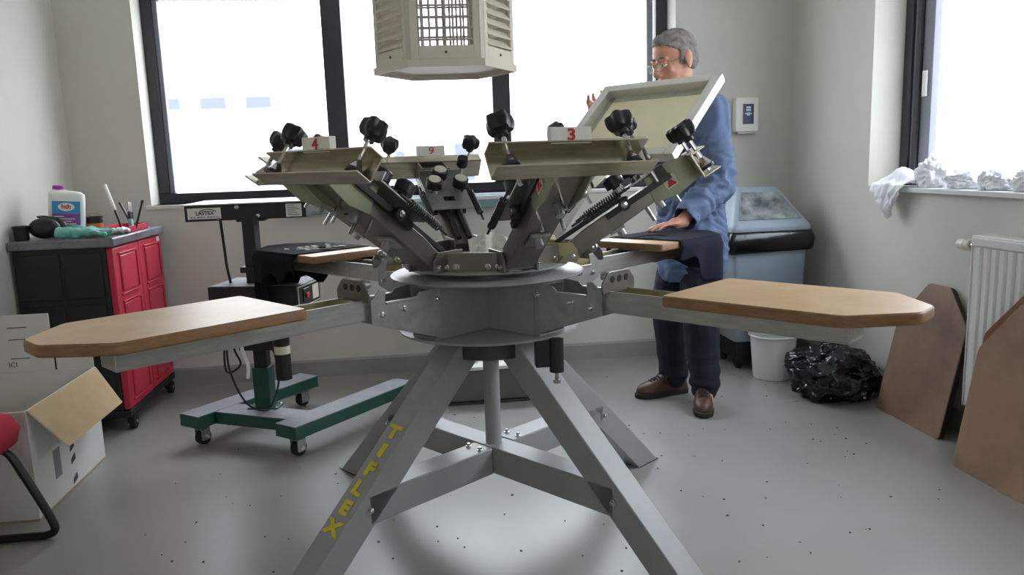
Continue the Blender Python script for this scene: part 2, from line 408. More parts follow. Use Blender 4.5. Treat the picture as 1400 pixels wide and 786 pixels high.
# ------------------------------------------------------------------ outside
mb = MB(); mb.b2((-60, YB + 1.0, -1.2), (60, 90, -1.0)); mb.b2((XR + 1.0, -60, -1.2), (60, YB + 1.0, -1.0)); struct(mb.build('ground_outside', M_outgr))
def building(x0, x1, y0, y1, z1, label, nwin, zw, m, band=None):
    b = empty('building', ((x0 + x1) / 2, y0, -1.0))
    hx = (x1 - x0) / 2
    mb = MB(); mb.b2((-hx, 0, 0), (hx, y1 - y0, z1 + 1)); mb.build('wall', m, b)
    mb = MB(); mb.b2((-hx - 0.2, -0.2, z1 + 1), (hx + 0.2, y1 - y0, z1 + 1.25)); mb.build('roof', M_out, b)
    if band:
        mb = MB(); mb.b2((-hx, -0.12, band), (hx, 0, band + 0.25)); mb.build('ledge', M_out, b)
    for zz, hh in zw:
        for i in range(nwin):
            cx = -hx + (i + 0.5) * 2 * hx / nwin; ww = 0.66 * 2 * hx / nwin
            mb = MB(); mb.b2((cx - ww / 2, -0.06, zz), (cx + ww / 2, 0.02, zz + hh)); f = mb.build('window', M_out, b)
            mb = MB(); mb.b2((cx - ww / 2 + 0.08, -0.09, zz + 0.08), (cx + ww / 2 - 0.08, -0.05, zz + hh - 0.08)); mb.build('pane', M_outwin, f)
    tag(b, label, 'building'); return b
building(-3.2, 7.5, 16, 22, 2.1, 'low pale building with a row of windows across the yard', 9, [(1.7, 1.0)], M_brick, 2.85)
building(-9.8, -4.2, 24, 30, 3.9, 'small white building with few windows far across the yard', 4, [(4.05, 0.5)], M_out)

# ------------------------------------------------------------------ printing press
press = tag(empty('screen_printing_press', (0, 0, 0)), 'grey carousel screen printing press on splayed legs with wooden platens and six print heads', 'printing press')
TB = -0.125           # yaw of the base
TA = -0.106           # yaw of the platen arms
LEG = 0.086
MAT_RS = Matrix(((1, 0, 0, 0), (0, 0, -1, 0), (0, 1, 0, 0), (0, 0, 0, 1)))     # prism (r,z) extruded along -s
def leg_r(z): return 0.795 - 1.05 * z
hw = LEG * 0.72
leg_me = MB(MAT_RS)
leg_me.prism([(leg_r(0) - hw, 0), (leg_r(0) + hw, 0), (leg_r(0.675) + hw, 0.675), (leg_r(0.675) - hw, 0.675)], -LEG / 2, LEG / 2)
leg_me = leg_me.mesh('leg', M_legp, False)
bolt_me = MB(); bolt_me.lathe([(0.009, 0), (0.009, 0.003), (0.0062, 0.0035), (0.0062, 0.010), (0.0045, 0.0115)], 10)
bolt_me = bolt_me.mesh('bolt', M_chrome)
hexb = MB(); hexb.lathe([(0.011, 0), (0.011, 0.002), (0.0085, 0.002), (0.0085, 0.008), (0.006, 0.0095)], 6); hexb = hexb.mesh('bolt', M_chrome, False)
legs = []
for k in (1, 3, 5, 7):
    a = TB + k * PI / 4
    l = inst('leg', leg_me, press, Rz(a), 0.004); legs.append(l)
    for s in (-1, 1):
        inst('bolt', bolt_me, l, T(leg_r(0.27), s * LEG / 2, 0.27) @ Rx(-s * PI / 2))
    mbf = MB(); mbf.prism([(leg_r(0) - hw + 0.002, -LEG / 2 - 0.001), (leg_r(0) + hw + 0.002, -LEG / 2 - 0.001), (leg_r(0) + hw + 0.002, LEG / 2 + 0.001), (leg_r(0) - hw + 0.002, LEG / 2 + 0.001)], 0.0, 0.004)
    mbf.build('foot_plate', M_darkst, l)
# lettering down the outer face of one leg
nrm = Vector((1, 0, 1 / 1.05)).normalized(); upv = Vector((-1.05, 0, 1)).normalized(); rgt = upv.cross(nrm)
for i, ch in enumerate('TIFLEX'):
    z = 0.447 - i * 0.0415
    p = Vector((leg_r(z) + hw, 0, z)) + nrm * 0.0012
    A = Matrix(((rgt.x, upv.x, nrm.x, p.x), (rgt.y, upv.y, nrm.y, p.y), (rgt.z, upv.z, nrm.z, p.z), (0, 0, 0, 1)))
    me = text_mesh(ch, 0.062, M_yellow, 0.0008, bold=0.0034)
    o = link('painted_letter', me, legs[2], A @ Rz(R(random.uniform(-7, 7))) @ Matrix.Diagonal((1.25 if ch != 'I' else 1.6, 0.86, 1, 1)))
    o['label'] = 'yellow stencilled letter'
# floor cross bars
for k, r1 in ((1, 0.5), (3, 0.5), (5, 0.5), (7, 0.5)):
    a = TB + k * PI / 4
    r0 = 0.046 if k in (1, 5) else 0.0
    mb = MB(Rz(a)); mb.b2((r0, -LEG / 2, 0.225), (leg_r(0.268) - 0.0, LEG / 2, 0.311)); b = mb.build('cross_bar', M_legp, press, bevel=0.004)
    if k in (1, 5):
        for s in (-1, 1):
            inst('bolt', bolt_me, b, Rz(a) @ T(0.085, s * 0.026, 0.311))
mb = MB(); mb.cyl((0, 0, 0.31), (0, 0, 0.66), 0.0255, n=24); mb.build('centre_post', M_legp, press)
# legs' head block, lower disc
mb = MB(); mb.lathe([(0.15, 0.615), (0.16, 0.62), (0.16, 0.69)], 32); mb.build('bearing_housing', M_darkst, press)
mb = MB(); mb.lathe([(0.277, 0.690), (0.28, 0.692), (0.28, 0.697), (0.277, 0.699)], 56); mb.build('lower_disc', M_press, press)
# hub: four bays between the arms
HW = 0.052
for k in (1, 3, 5, 7):
    mb = MB(Rz(TA + k * PI / 4))
    for s in (-1, 1): mb.b2((HW - 0.004, s * HW - 0.003, 0.70), (0.262, s * HW + 0.003, 0.857))
    mb.b2((HW, -HW, 0.845), (0.262, HW, 0.857)); mb.b2((HW, -HW, 0.70), (0.262, HW, 0.706))
    mb.build('hub_bay', M_press, press, bevel=0.001)
mb = MB(); mb.lathe([(0.292, 0.858), (0.298, 0.861), (0.298, 0.864), (0.292, 0.868)], 64); mb.build('turntable_disc', M_press, press)
mb = MB(); mb.lathe([(0.20, 0.868), (0.20, 0.884)], 48); mb.build('turntable_bearing', M_darkst, press)
mb = MB(); mb.lathe([(0.245, 0.884), (0.252, 0.887), (0.252, 0.892), (0.247, 0.895)], 64); mb.build('head_disc', M_press, press)

# platen arms
PT, PH0 = 0.880, 0.854
r0, W2, L, CH, CW2 = 0.733, 0.160, 0.525, 0.108, 0.042
hexa = [(r0, -W2), (r0, W2), (r0 + L - CH, W2), (r0 + L, CW2), (r0 + L, -CW2), (r0 + L - CH, -W2)]
def rounded(poly, rad, n=4):
    out = []
    for i, p in enumerate(poly):
        a, b = Vector((*poly[i - 1], 0)), Vector((*poly[(i + 1) % len(poly)], 0)); p = Vector((*p, 0))
        u, v = (a - p).normalized(), (b - p).normalized()
        d = min(rad, (a - p).length * 0.4, (b - p).length * 0.4)
        for k in range(n + 1):
            t_ = k / n; q = (p + u * d) * (1 - t_) ** 2 + p * 2 * t_ * (1 - t_) + (p + v * d) * t_ ** 2
            out.append((q.x, q.y))
    return out
hexr = rounded(hexa, 0.014)
pm = MB()
n = len(hexr)
def ring(sc_, z): return [(p[0] + (0.95 - p[0]) * sc_, p[1] * (1 - sc_ * 1.6), z) for p in hexr]
rings = [ring(0.012, PH0), ring(0, PH0 + 0.004), ring(0, PT - 0.005), ring(0.006, PT - 0.0015), ring(0.014, PT)]
vs = [p for r_ in rings for p in r_]
fs = []
for k in range(4):
    for i in range(n): fs.append((k * n + i, k * n + (i + 1) % n, (k + 1) * n + (i + 1) % n, (k + 1) * n + i))
pm.cur = 1; pm.add(vs, fs)
pm.cur = 0; pm.add(rings[-1], [tuple(range(n))]); pm.add(rings[0], [tuple(range(n - 1, -1, -1))])
platen_me = pm.mesh('platen', [M_wood, M_woode])
# arm channel (open top) r .478 - 1.118
ch = MB()
for s in (-1, 1): ch.b2((0.478, s * 0.041 - 0.0025, 0.797), (1.118, s * 0.041 + 0.0025, 0.852))
ch.b2((0.478, -0.041, 0.794), (1.118, 0.041, 0.799)); ch.b2((1.113, -0.041, 0.797), (1.118, 0.041, 0.835))
chan_me = ch.mesh('arm_channel', M_alu, False)
li = MB(); li.b2((0.49, -0.0375, 0.799), (1.1, 0.0375, 0.8015))
for s in (-1, 1): li.b2((0.49, s * 0.0379 - 0.0008, 0.80), (0.74, s * 0.0379 + 0.0004, 0.849))
liner_me = li.mesh('channel_liner', M_zinc, False)
prof = [(0.245, 0.704), (0.245, 0.856), (0.318, 0.850), (0.332, 0.838), (0.440, 0.836), (0.436, 0.872), (0.456, 0.875), (0.486, 0.848), (0.486, 0.786)]
sp = MB(MAT_RS); sp.prism(prof, -0.0025, 0.0025); side_me = sp.mesh('side_plate', M_steel, False)
lipm = MB(); lipm.b2((0.33, -0.008, 0.832), (0.438, 0.004, 0.839)); lip_me = lipm.mesh('rolled_lip', M_alu, False)
ep = MB(); epp = rounded([(-0.072, 0.846), (-0.072, 0.874), (-0.045, 0.903), (0.045, 0.903), (0.07, 0.874), (0.07, 0.846)], 0.006)
ep.prism([(p[0], p[1]) for p in epp], -0.003, 0.003, Matrix(((0, 0, 1, 0.498), (1, 0, 0, 0), (0, 1, 0, 0), (0, 0, 0, 1))))
end_me = ep.mesh('tilt_plate', M_head, False)
hole = MB(); hole.cyl((0, 0, 0), (0, 0, 0.001), 0.009, n=12); hole_me = hole.mesh('bolt_hole', M_black, False)
nut = MB(); nut.lathe([(0.017, 0), (0.017, 0.008), (0.011, 0.008), (0.011, 0.022), (0.007, 0.024)], 12); nut_me = nut.mesh('adjuster', M_steel)
padm = MB(); padm.b2((0.765, -0.055, 0.846), (0.84, 0.055, 0.854)); padm.b2((0.95, -0.06, 0.846), (1.04, 0.06, 0.854)); pad_me = padm.mesh('platen_bracket', M_alu, False)
for k in (1, 3, 5, 7):
    A = Rz(TA + k * PI / 4)
    arm = inst('platen_arm', chan_me, press, A, 0.0015)
    inst('channel_liner', liner_me, arm, I4); inst('platen_bracket', pad_me, arm, I4, 0.001)
    pl = inst('platen', platen_me, press, A)
    for s in (-1, 1):
        sp_ = inst('side_plate', side_me, press, A @ T(0, s * 0.0565, 0), 0.001)
        inst('rolled_lip', lip_me, sp_, T(0, s * 0.003, 0), 0.0015)
        for (r_, z_) in ((0.262, 0.822), (0.378, 0.812), (0.452, 0.806)):
            inst('bolt', bolt_me, sp_, T(r_, s * 0.0025, z_) @ Rx(-s * PI / 2))
    tp = inst('tilt_plate', end_me, press, A, 0.0015)
    for s in (-0.03, 0.0, 0.03): inst('bolt_hole', hole_me, tp, T(0.5012, s, 0.882) @ Ry(PI / 2))
    for s in (-0.035, 0.035): inst('adjuster', nut_me, tp, T(0.495, s, 0.889) @ Ry(-PI / 2))
    inst('bolt', hexb, arm, T(0.62, 0.0, 0.8015)); inst('bolt', hexb, arm, T(0.655, 0.02, 0.8015))
# indexing stop under the lower disc
mb = MB(); c0 = Vector((0.165, -0.255, 0))
st = MB(T(c0)); st.cyl((0, 0, 0.60), (0, 0, 0.695), 0.021, n=20); st = st.build('index_stop', M_blackmet, press)
mb = MB(T(c0)); mb.cyl((0, 0, 0.572), (0, 0, 0.6), 0.006, n=10); mb.cyl((0, 0, 0.566), (0, 0, 0.576), 0.011, n=8); mb.build('plunger', M_steel, st)
mb = MB(T(c0)); mb.b2((-0.06, -0.008, 0.615), (-0.018, 0.03, 0.692)); mb.build('stop_bracket', M_blackmet, st, bevel=0.003)

# ---- print heads
ELEV = R(36)
PIV_R, PIV_Z = 0.245, 0.925
def star_knob():
    mb = MB(); n = 40; prof = [(0.35, -0.024), (0.8, -0.018), (0.97, -0.007), (1.0, 0.006), (0.95, 0.018), (0.7, 0.024), (0.05, 0.025)]
    vs = []
    for f_, z in prof:
        for i in range(n):
            a = 2 * PI * i / n; r_ = 0.031 + 0.0045 * math.cos(5 * a)
            vs.append((r_ * f_ * math.cos(a), r_ * f_ * math.sin(a), z))
    fs = [(k * n + i, k * n + (i + 1) % n, (k + 1) * n + (i + 1) % n, (k + 1) * n + i) for k in range(len(prof) - 1) for i in range(n)]
    fs += [tuple(range(n - 1, -1, -1)), tuple(range((len(prof) - 1) * n, len(prof) * n))]
    mb.add(vs, fs); mb.lathe([(0.013, -0.032), (0.014, -0.014)], 14)
    return mb.mesh('star_knob', M_black)
knob_me = star_knob()
stem = MB(); stem.lathe([(0.006, -0.07), (0.006, 0.052)], 10); stem.lathe([(0.010, 0.026), (0.010, 0.036)], 6); stem_me = stem.mesh('threaded_stem', M_chrome)
foot = MB(); foot.lathe([(0.020, -0.016), (0.0205, -0.018), (0.0205, -0.025), (0.012, -0.024)], 18); foot_me = foot.mesh('pressure_foot', M_blackmet)
cup = MB(); cup.lathe([(0.007, 0.016), (0.010, 0.012), (0.0205, -0.011), (0.019, -0.013)], 20); cup_me = cup.mesh('foot_cup', M_chrome)
# arm
AL, AW, AH = 0.40, 0.088, 0.058
am = MB(); am.M = I4
armp = [(-0.01, -0.028), (0.03, -0.034), (AL + 0.03, -0.022), (AL + 0.03, 0.024), (0.10, 0.024), (-0.01, 0.012)]
am2 = MB(MAT_RS); am2.prism(armp, -AW / 2, AW / 2); arm_me = am2.mesh('print_head', M_head, False)
# clamp channel: opening outward (+x)
CX, CL = AL + 0.045, 0.405
def channel(web=0.074, fl=0.044, t_=0.005):
    mb = MB()
    mb.b2((CX, -CL / 2, -web / 2), (CX + t_, CL / 2, web / 2))
    mb.b2((CX, -CL / 2, web / 2 - t_), (CX + fl, CL / 2, web / 2)); mb.b2((CX, -CL / 2, -web / 2), (CX + fl * 1.15, CL / 2, -web / 2 + t_))
    return mb.mesh('frame_clamp', M_clamp, False)
clamp_me = channel()
gp = MB(MAT_RS); gp.prism([(AL - 0.10, -0.03), (AL - 0.03, -0.046), (AL + 0.043, -0.036), (AL + 0.043, 0.036), (AL - 0.02, 0.052), (AL - 0.09, 0.046)], -0.003, 0.003); gplate_me = gp.mesh('end_plate', M_hgreen, False)
stk = MB(); stk.b2((AL - 0.05, -0.0006, -0.018), (AL - 0.012, 0.0006, 0.016)); stick_me = stk.mesh('warning_sticker', M_cap, False)
tri = MB(MAT_RS); tri.prism([(AL - 0.046, -0.014), (AL - 0.016, -0.014), (AL - 0.031, 0.011)], -0.0011, 0.0011); tri_me = tri.mesh('warning_triangle', M_red, False)
# registration plate with window, on top of the arm
rp = MB(); Z0 = 0.050
for a_, b_ in (((0.13, -0.075), (0.175, 0.075)), ((0.205, -0.075), (0.33, 0.075)), ((0.175, -0.075), (0.205, -0.02)), ((0.175, 0.02), (0.205, 0.075))):
    rp.b2((*a_, Z0), (*b_, Z0 + 0.005))
rp.b2((0.325, -0.075, Z0), (0.33, 0.075, Z0 + 0.03))
reg_me = rp.mesh('registration_plate', M_steel, False)
kn = MB(); kn.cur = 0
prof_k = [(0.024, 0.020), (0.0275, 0.022), (0.028, 0.050), (0.025, 0.054)]
kn.lathe(prof_k, 28); gauge_me = kn.mesh('micro_knob', M_black)
kc = MB(); kc.lathe([(0.0215, 0.054), (0.0215, 0.0555)], 24); kcap_me = kc.mesh('knob_cap', M_cap, False)
ks = MB(); ks.lathe([(0.018, 0), (0.016, 0.010), (0.012, 0.021)], 16); kbush_me = ks.mesh('knob_bushing', M_chrome)
cyk = MB(); cyk.lathe([(0.007, 0), (0.007, 0.034), (0.005, 0.034), (0.005, 0.066)], 10); cystem_me = cyk.mesh('thumbscrew_stem', M_chrome)
cyk = MB(); cyk.lathe([(0.0185, 0.066), (0.020, 0.069), (0.020, 0.099), (0.018, 0.102)], 24); cyknob_me = cyk.mesh('thumbscrew_knob', M_black)
rl = MB(); rl.b2((-0.01, -0.008, 0.03), (0.22, 0.008, 0.044)); rail_me = rl.mesh('slide_rail', M_black, False)
def spring(Ls, rad, wire, turns):
    pts = [(Ls * i / (turns * 10), rad * math.cos(2 * PI * i / 10), rad * math.sin(2 * PI * i / 10)) for i in range(turns * 10 + 1)]
    mb = MB(); mb.tube(pts, wire, 5)
    mb.cyl((-0.035, 0, 0), (0.0, 0, 0), 0.004, n=6); mb.cyl((Ls, 0, 0), (Ls + 0.035, 0, 0), 0.004, n=6)
    return mb.mesh('return_spring', M_darkst)
spring_me = spring(0.13, 0.010, 0.0024, 16)
sd = MB(); sd.lathe([(0.012, -0.034), (0.012, 0.0)], 12); stud_me = sd.mesh('stop_stud', M_steel)
sd = MB(); sd.lathe([(0.0055, -0.05), (0.0055, 0.0)], 8); pin_me = sd.mesh('stop_pin', M_chrome)
sb = MB(); sb.b2((0.16, -0.007, 0.006), (AL - 0.02, 0.007, 0.024)); slideb_me = sb.mesh('side_slide_bar', M_black, False)
whl = MB(); whl.cur = 0; whl.lathe([(0.017, -0.008), (0.018, -0.006), (0.018, 0.006), (0.017, 0.008)], 20); wheel_me = whl.mesh('guide_roller', M_black)
wc = MB(); wc.lathe([(0.010, 0.008), (0.010, 0.011), (0.005, 0.012)], 12); wheelc_me = wc.mesh('roller_bolt', M_chrome)
mc = MB(); mc.b2((0.335, -0.055, 0.02), (0.375, 0.055, 0.055)); block_me = mc.mesh('slide_block', M_blackmet, False)
tabm = MB(); tabm.b2((0.14, -0.025, -0.040), (0.19, 0.03, -0.030)); tab_me = tabm.mesh('underside_tab', M_steel, False)
cardm = MB(); cardm.b2((-0.011, -0.052, 0.0), (0.011, 0.052, 0.037)); card_me = cardm.mesh('number_block', M_card, False)
yk = MB(MAT_RS); yk.prism([(0.165, 0.0), (0.285, 0.0), (0.285, 0.035), (0.268, 0.058), (0.165, 0.058)], -0.003, 0.003); yoke_me = yk.mesh('yoke_plate', M_head, False); yokez_me = yk.mesh('yoke_plate', M_zinc, False)
rodm = MB(); rodm.cyl((0, -0.056, 0), (0, 0.056, 0), 0.0075, n=14); rod_me = rodm.mesh('pivot_rod', M_chrome)
lpl = MB(); lpl.b2((-0.006, -0.105, 0.0), (0.0, 0.105, 0.052)); ring_me = lpl.mesh('ring_plate', M_head, False)

heads = [(-76, '3', False, 36), (-136, '4', False, 36), (164, '', False, 35), (104, '9', True, 34), (40, '', False, 40), (-16, '', False, 33)]
for az, num, flip, el in heads:
    A = Rz(R(az))
    hd = inst('print_head', arm_me, press, A @ T(PIV_R, 0, PIV_Z) @ Ry(-R(el)), 0.003)
    cl_ = inst('frame_clamp', clamp_me, hd, I4, 0.0015)
    for s in (-1, 1):
        y_ = s * 0.155
        K = T(CX + 0.024, y_, 0)
        inst('star_knob', knob_me, hd, K @ T(0, 0, 0.098) @ Rz(random.uniform(0, 1.2)))
        inst('threaded_stem', stem_me, hd, K @ T(0, 0, 0.040))
        inst('foot_cup', cup_me, hd, K @ T(0, 0, -0.004)); inst('pressure_foot', foot_me, hd, K @ T(0, 0, 0.004))
        inst('end_plate', gplate_me, hd, T(0, s * (AW / 2 + 0.004), 0), 0.001)
        inst('slide_rail', rail_me, hd, T(0, s * 0.018, 0), 0.001)
        inst('return_spring', spring_me, hd, T(0.10, s * 0.088, 0.052))
        inst('side_slide_bar', slideb_me, hd, T(0, s * (AW / 2 + 0.008), 0), 0.001)
        inst('guide_roller', wheel_me, hd, T(0.225, s * (AW / 2 + 0.022), 0.018) @ Rx(-s * PI / 2))
        inst('roller_bolt', wheelc_me, hd, T(0.225, s * (AW / 2 + 0.022), 0.018) @ Rx(-s * PI / 2))
        inst('stop_pin', pin_me, hd, T(0.27, s * 0.03, -0.022))
    inst('warning_sticker', stick_me, hd, T(0, -AW / 2 - 0.0078, 0)); inst('warning_triangle', tri_me, hd, T(0, -AW / 2 - 0.0082, 0))
    inst('registration_plate', reg_me, hd, I4, 0.001); inst('slide_block', block_me, hd, I4, 0.002)
    for x_, y_ in ((0.232, 0.048), (0.232, -0.048), (0.29, 0.012)):
        for nm, me_ in (('knob_bushing', kbush_me), ('micro_knob', gauge_me), ('knob_cap', kcap_me)):
            inst(nm, me_, hd, T(x_, y_, Z0 + 0.005))
    inst('thumbscrew_stem', cystem_me, hd, T(0.34, -0.085, 0.02)); inst('thumbscrew_knob', cyknob_me, hd, T(0.34, -0.085, 0.02))
    inst('stop_stud', stud_me, hd, T(0.17, 0.0, -0.026)); inst('stop_stud', stud_me, hd, T(0.31, 0.01, -0.022)); inst('stop_pin', pin_me, hd, T(0.36, 0.0, -0.02))
    inst('underside_tab', tab_me, hd, I4, 0.002)
    if num:
        KC = T(CX + (0.004 if flip else 0.03), 0, 0.060 if flip else 0.037) @ Ry(R(el))
        cb = inst('number_block', card_me, hd, KC, 0.002)
        me_ = text_mesh(num, 0.036, M_red, 0.0006, bold=0.0 if num == '9' else 0.0011)
        if flip:   # seen from the hub side
            Q = KC @ T(-0.0118, 0, 0.0185) @ Matrix(((0, 0, -1, 0), (-1, 0, 0, 0), (0, 1, 0, 0), (0, 0, 0, 1)))
        else:
            Q = KC @ T(0.0118, 0, 0.0185) @ Matrix(((0, 0, 1, 0), (1, 0, 0, 0), (0, 1, 0, 0), (0, 0, 0, 1)))
        o = link('painted_number', me_, hd, Q @ Matrix.Diagonal((1.25, 1, 1, 1)), label='red hand-painted number ' + num)
    for s in (-1, 1):
        yp_ = inst('yoke_plate', yokez_me if az in (-16, 40) else yoke_me, press, A @ T(0, s * (AW / 2 + 0.005), 0.895), 0.001)
        for dx in (0.19, 0.27): inst('bolt', bolt_me, yp_, T(dx, s * 0.003, 0.016) @ Rx(-s * PI / 2))
    inst('pivot_rod', rod_me, press, A @ T(0.262, 0, 0.908))
    rgp = inst('ring_plate', ring_me, press, Rz(R(az + 30)) @ T(0.225, 0, 0.895), 0.001)
    for s in (-0.075, -0.045, 0.045, 0.075): inst('bolt', bolt_me, rgp, T(0.0, s, 0.013) @ Ry(PI / 2))

# ------------------------------------------------------------------ screen frame held over the press
sa = R(38)
def SP(r_, s, z): return Vector((r_ * math.cos(sa) - s * math.sin(sa), r_ * math.sin(sa) + s * math.cos(sa), z))
near, far = SP(0.645, 0, 1.177), SP(0.97, 0, 1.458)
ex = (far - near).normalized(); ey = Vector((-math.sin(sa), math.cos(sa), 0)); ez = ex.cross(ey)
SL = (far - near).length; SW = 0.265
SM = Matrix(((ex.x, ey.x, ez.x, near.x), (ex.y, ey.y, ez.y, near.y), (ex.z, ey.z, ez.z, near.z), (0, 0, 0, 1)))
sf = empty('printing_screen'); sf.matrix_world = SM
BW, BT = 0.038, 0.036
for a_, b_ in (((0, -SW, 0), (SL, -SW + BW, BT)), ((0, SW - BW, 0), (SL, SW, BT)), ((0, -SW + BW, 0), (BW, SW - BW, BT)), ((SL - BW, -SW + BW, 0), (SL, SW - BW, BT))):
    mb = MB(); mb.b2(a_, b_); mb.build('frame_bar', M_frm, sf, bevel=0.003)
mb = MB(); mb.b2((BW * 0.5, -SW + BW * 0.5, -0.0015), (SL - BW * 0.5, SW - BW * 0.5, 0.0005)); mb.build('mesh_panel', M_mesh, sf, smooth=False)
for a_, b_ in (((BW, -SW + BW, 0.0008), (SL - BW, -SW + BW + 0.022, 0.002)), ((BW, SW - BW - 0.022, 0.0008), (SL - BW, SW - BW, 0.002)), ((SL - BW - 0.03, -SW + BW, 0.0008), (SL - BW, SW - BW, 0.002))):
    mb = MB(); mb.b2(a_, b_); mb.build('tape_strip', M_tape, sf, smooth=False)
tag(sf, 'aluminium framed printing screen with cream emulsion tilted up in front of the man', 'screen frame')

# ------------------------------------------------------------------ shirts on the two far platens
def shirt(name, az_k, r_in, mats, drops, seed, label):
    # drops: function(angle param 0..1 along outline, position) -> drop length
    A = Rz(TA + az_k * PI / 4)
    outl = [(r_in, -W2), (r0 + L - CH, -W2), (r0 + L, -CW2), (r0 + L, CW2), (r0 + L - CH, W2), (r_in, W2)]
    pts = []
    for i in range(len(outl) - 1):
        a_, b_ = outl[i], outl[i + 1]; m = max(3, int(math.dist(a_, b_) / 0.022))
        for k in range(m): pts.append((a_[0] + (b_[0] - a_[0]) * k / m, a_[1] + (b_[1] - a_[1]) * k / m))
    pts.append(outl[-1]); n = len(pts)
    cxr, cys = 0.97, 0.0
    nz = lambda x, y: noise.noise(Vector((x * 9 + seed, y * 9, seed)))
    rows = []
    for f_ in (0.25, 0.5, 0.75, 0.93):
        rows.append([(max(r_in, p[0]) if False else r_in + (p[0] - r_in) * (1 if p[0] <= r_in + 1e-6 else 1) * (f_ if p[0] > r_in + 1e-6 else 0) , p[1] * f_, PT + 0.004) for p in pts])
    rows.append([(p[0] + (0.003 if p[0] > r_in + 1e-6 else 0), p[1] * 1.012, PT + 0.003) for p in pts])
    rows.append([(p[0] + (0.007 if p[0] > r_in + 1e-6 else 0) * (1 if abs(p[1]) < W2 - 0.01 else 0.3), p[1] * 1.045, PT - 0.010) for p in pts])
    K = 9
    for k in range(1, K + 1):
        row = []
        for i, p in enumerate(pts):
            t_ = i / (n - 1); d = drops(t_) * k / K
            ox = (p[0] - cxr); oy = p[1]; ln = math.hypot(ox * 0.6, oy) or 1
            out = 0.010 + 0.018 * (k / K) * nz(p[0] * 1.4, p[1] * 1.4) * 2 + 0.012 * math.sin(t_ * 46 + seed) * k / K
            if p[0] <= r_in + 0.03: ox = 0
            row.append((p[0] + ox * 0.6 / ln * out, p[1] * 1.045 + oy / ln * out, PT - 0.010 - d))
        rows.append(row)
    vs = [q for r_ in rows for q in r_]; fs = []
    for k in range(len(rows) - 1):
        for i in range(n - 1): fs.append((k * n + i, k * n + i + 1, (k + 1) * n + i + 1, (k + 1) * n + i))
    mb = MB(); mb.add(vs, fs)
    # centre strip of the top
    mb.add([(r_in, 0, PT + 0.004)] + rows[0], [(0, i + 1, i) if False else (0, i + 2, i + 1) for i in range(n - 1)])
    o = mb.build('tee_shirt', mats, None, M=A, ang=60)
    s_ = o.modifiers.new('thick', 'SOLIDIFY'); s_.thickness = 0.002; s_.offset = 1
    return tag(o, label, 'shirt'), A
def dropBL(t_):
    # t 0..1 runs from the -s side (away from the camera) round the tip to the +s side (towards it)
    return 0.055 - 0.01 * t_ + 0.08 * max(0, math.sin(t_ * PI)) ** 2 + (0.10 if 0.42 < t_ < 0.70 else 0) * math.sin((t_ - 0.42) / 0.28 * PI) + 0.05 * math.sin(t_ * 23) ** 2
s1, A1 = shirt('tee', 3, r0 + 0.105, M_shirt, dropBL, 3.1, 'black tee shirt with white print pulled over the platen by the flash dryer')
# print on the shirt
random.seed(11)
for row_ in range(3):
    for i in range(7 if row_ != 1 else 5):
        if random.random() < 0.12: continue
        x_ = 0.925 + row_ * 0.052; y_ = -0.095 + i * 0.031 + (0.03 if row_ == 1 else 0)
        pm_ = MB(); a_, b_ = 0.012 + random.uniform(0, .008), 0.008 + random.uniform(0, .004)
        pm_.prism([(-a_, -b_), (a_ * .4, -b_ * .7), (a_, b_ * .3), (a_ * .5, b_), (-a_ * .8, b_ * .8)], 0, 0.0006)
        pm_.build('print_mark', M_print, s1, M=T(x_, y_, PT + 0.0062) @ Rz(random.uniform(-.5, .5)), smooth=False)
def dropBR(t_):
    return 0.035 + 0.09 * max(0, math.sin(t_ * PI)) ** 2 + (0.16 if t_ < 0.5 else 0) * max(0, math.sin((t_ - 0.08) / 0.42 * PI)) * 0.55 + 0.03 * math.sin(t_ * 19 + 1) ** 2
s2, A2 = shirt('tee', 1, r0 + 0.115, M_navyshirt, dropBR, 8.4, 'plain dark navy tee shirt on the platen under the man\'s hand')
#@@REST
# ------------------------------------------------------------------ hexagonal louvred lantern hanging from the ceiling
LA, LZ0, LZ1 = 0.255, 1.513, 2.22
hx0 = Vector((-0.075, 0.49, 0))
lt = tag(empty('hexagonal_lantern', (hx0.x, hx0.y, LZ0), R(-2)), 'cream enamelled hexagonal louvred casing hanging from the ceiling over the press', 'ventilation unit')
ap = LA * math.sqrt(3) / 2
mb = MB(); hp_ = [(LA * math.cos(R(60 * i)), LA * math.sin(R(60 * i))) for i in range(6)]
hp2 = [(p[0] * 0.965, p[1] * 0.965) for p in hp_]
mb.prism(hp2, 0.016, 0.02)
for i in range(6):
    a_, b_, c_, d_ = hp_[i], hp_[(i + 1) % 6], hp2[(i + 1) % 6], hp2[i]
    mb.prism([a_, b_, c_, d_], 0.0, 0.024)
mb.build('base_tray', M_lant, lt, smooth=False)
mb = MB(); mb.prism(hp_, LZ1 - LZ0 - 0.03, LZ1 - LZ0); mb.prism([(p[0] * 0.6, p[1] * 0.6) for p in hp_], LZ1 - LZ0, LZ1 - LZ0 + 0.06); mb.build('top_cover', M_lant, lt, smooth=False)
mb = MB(); mb.cyl((0, 0, LZ1 - LZ0 + 0.05), (0, 0, ZC - LZ0), 0.05, n=20); mb.build('ceiling_duct', M_steel, lt)
fw = LA * 0.5 - 0.018
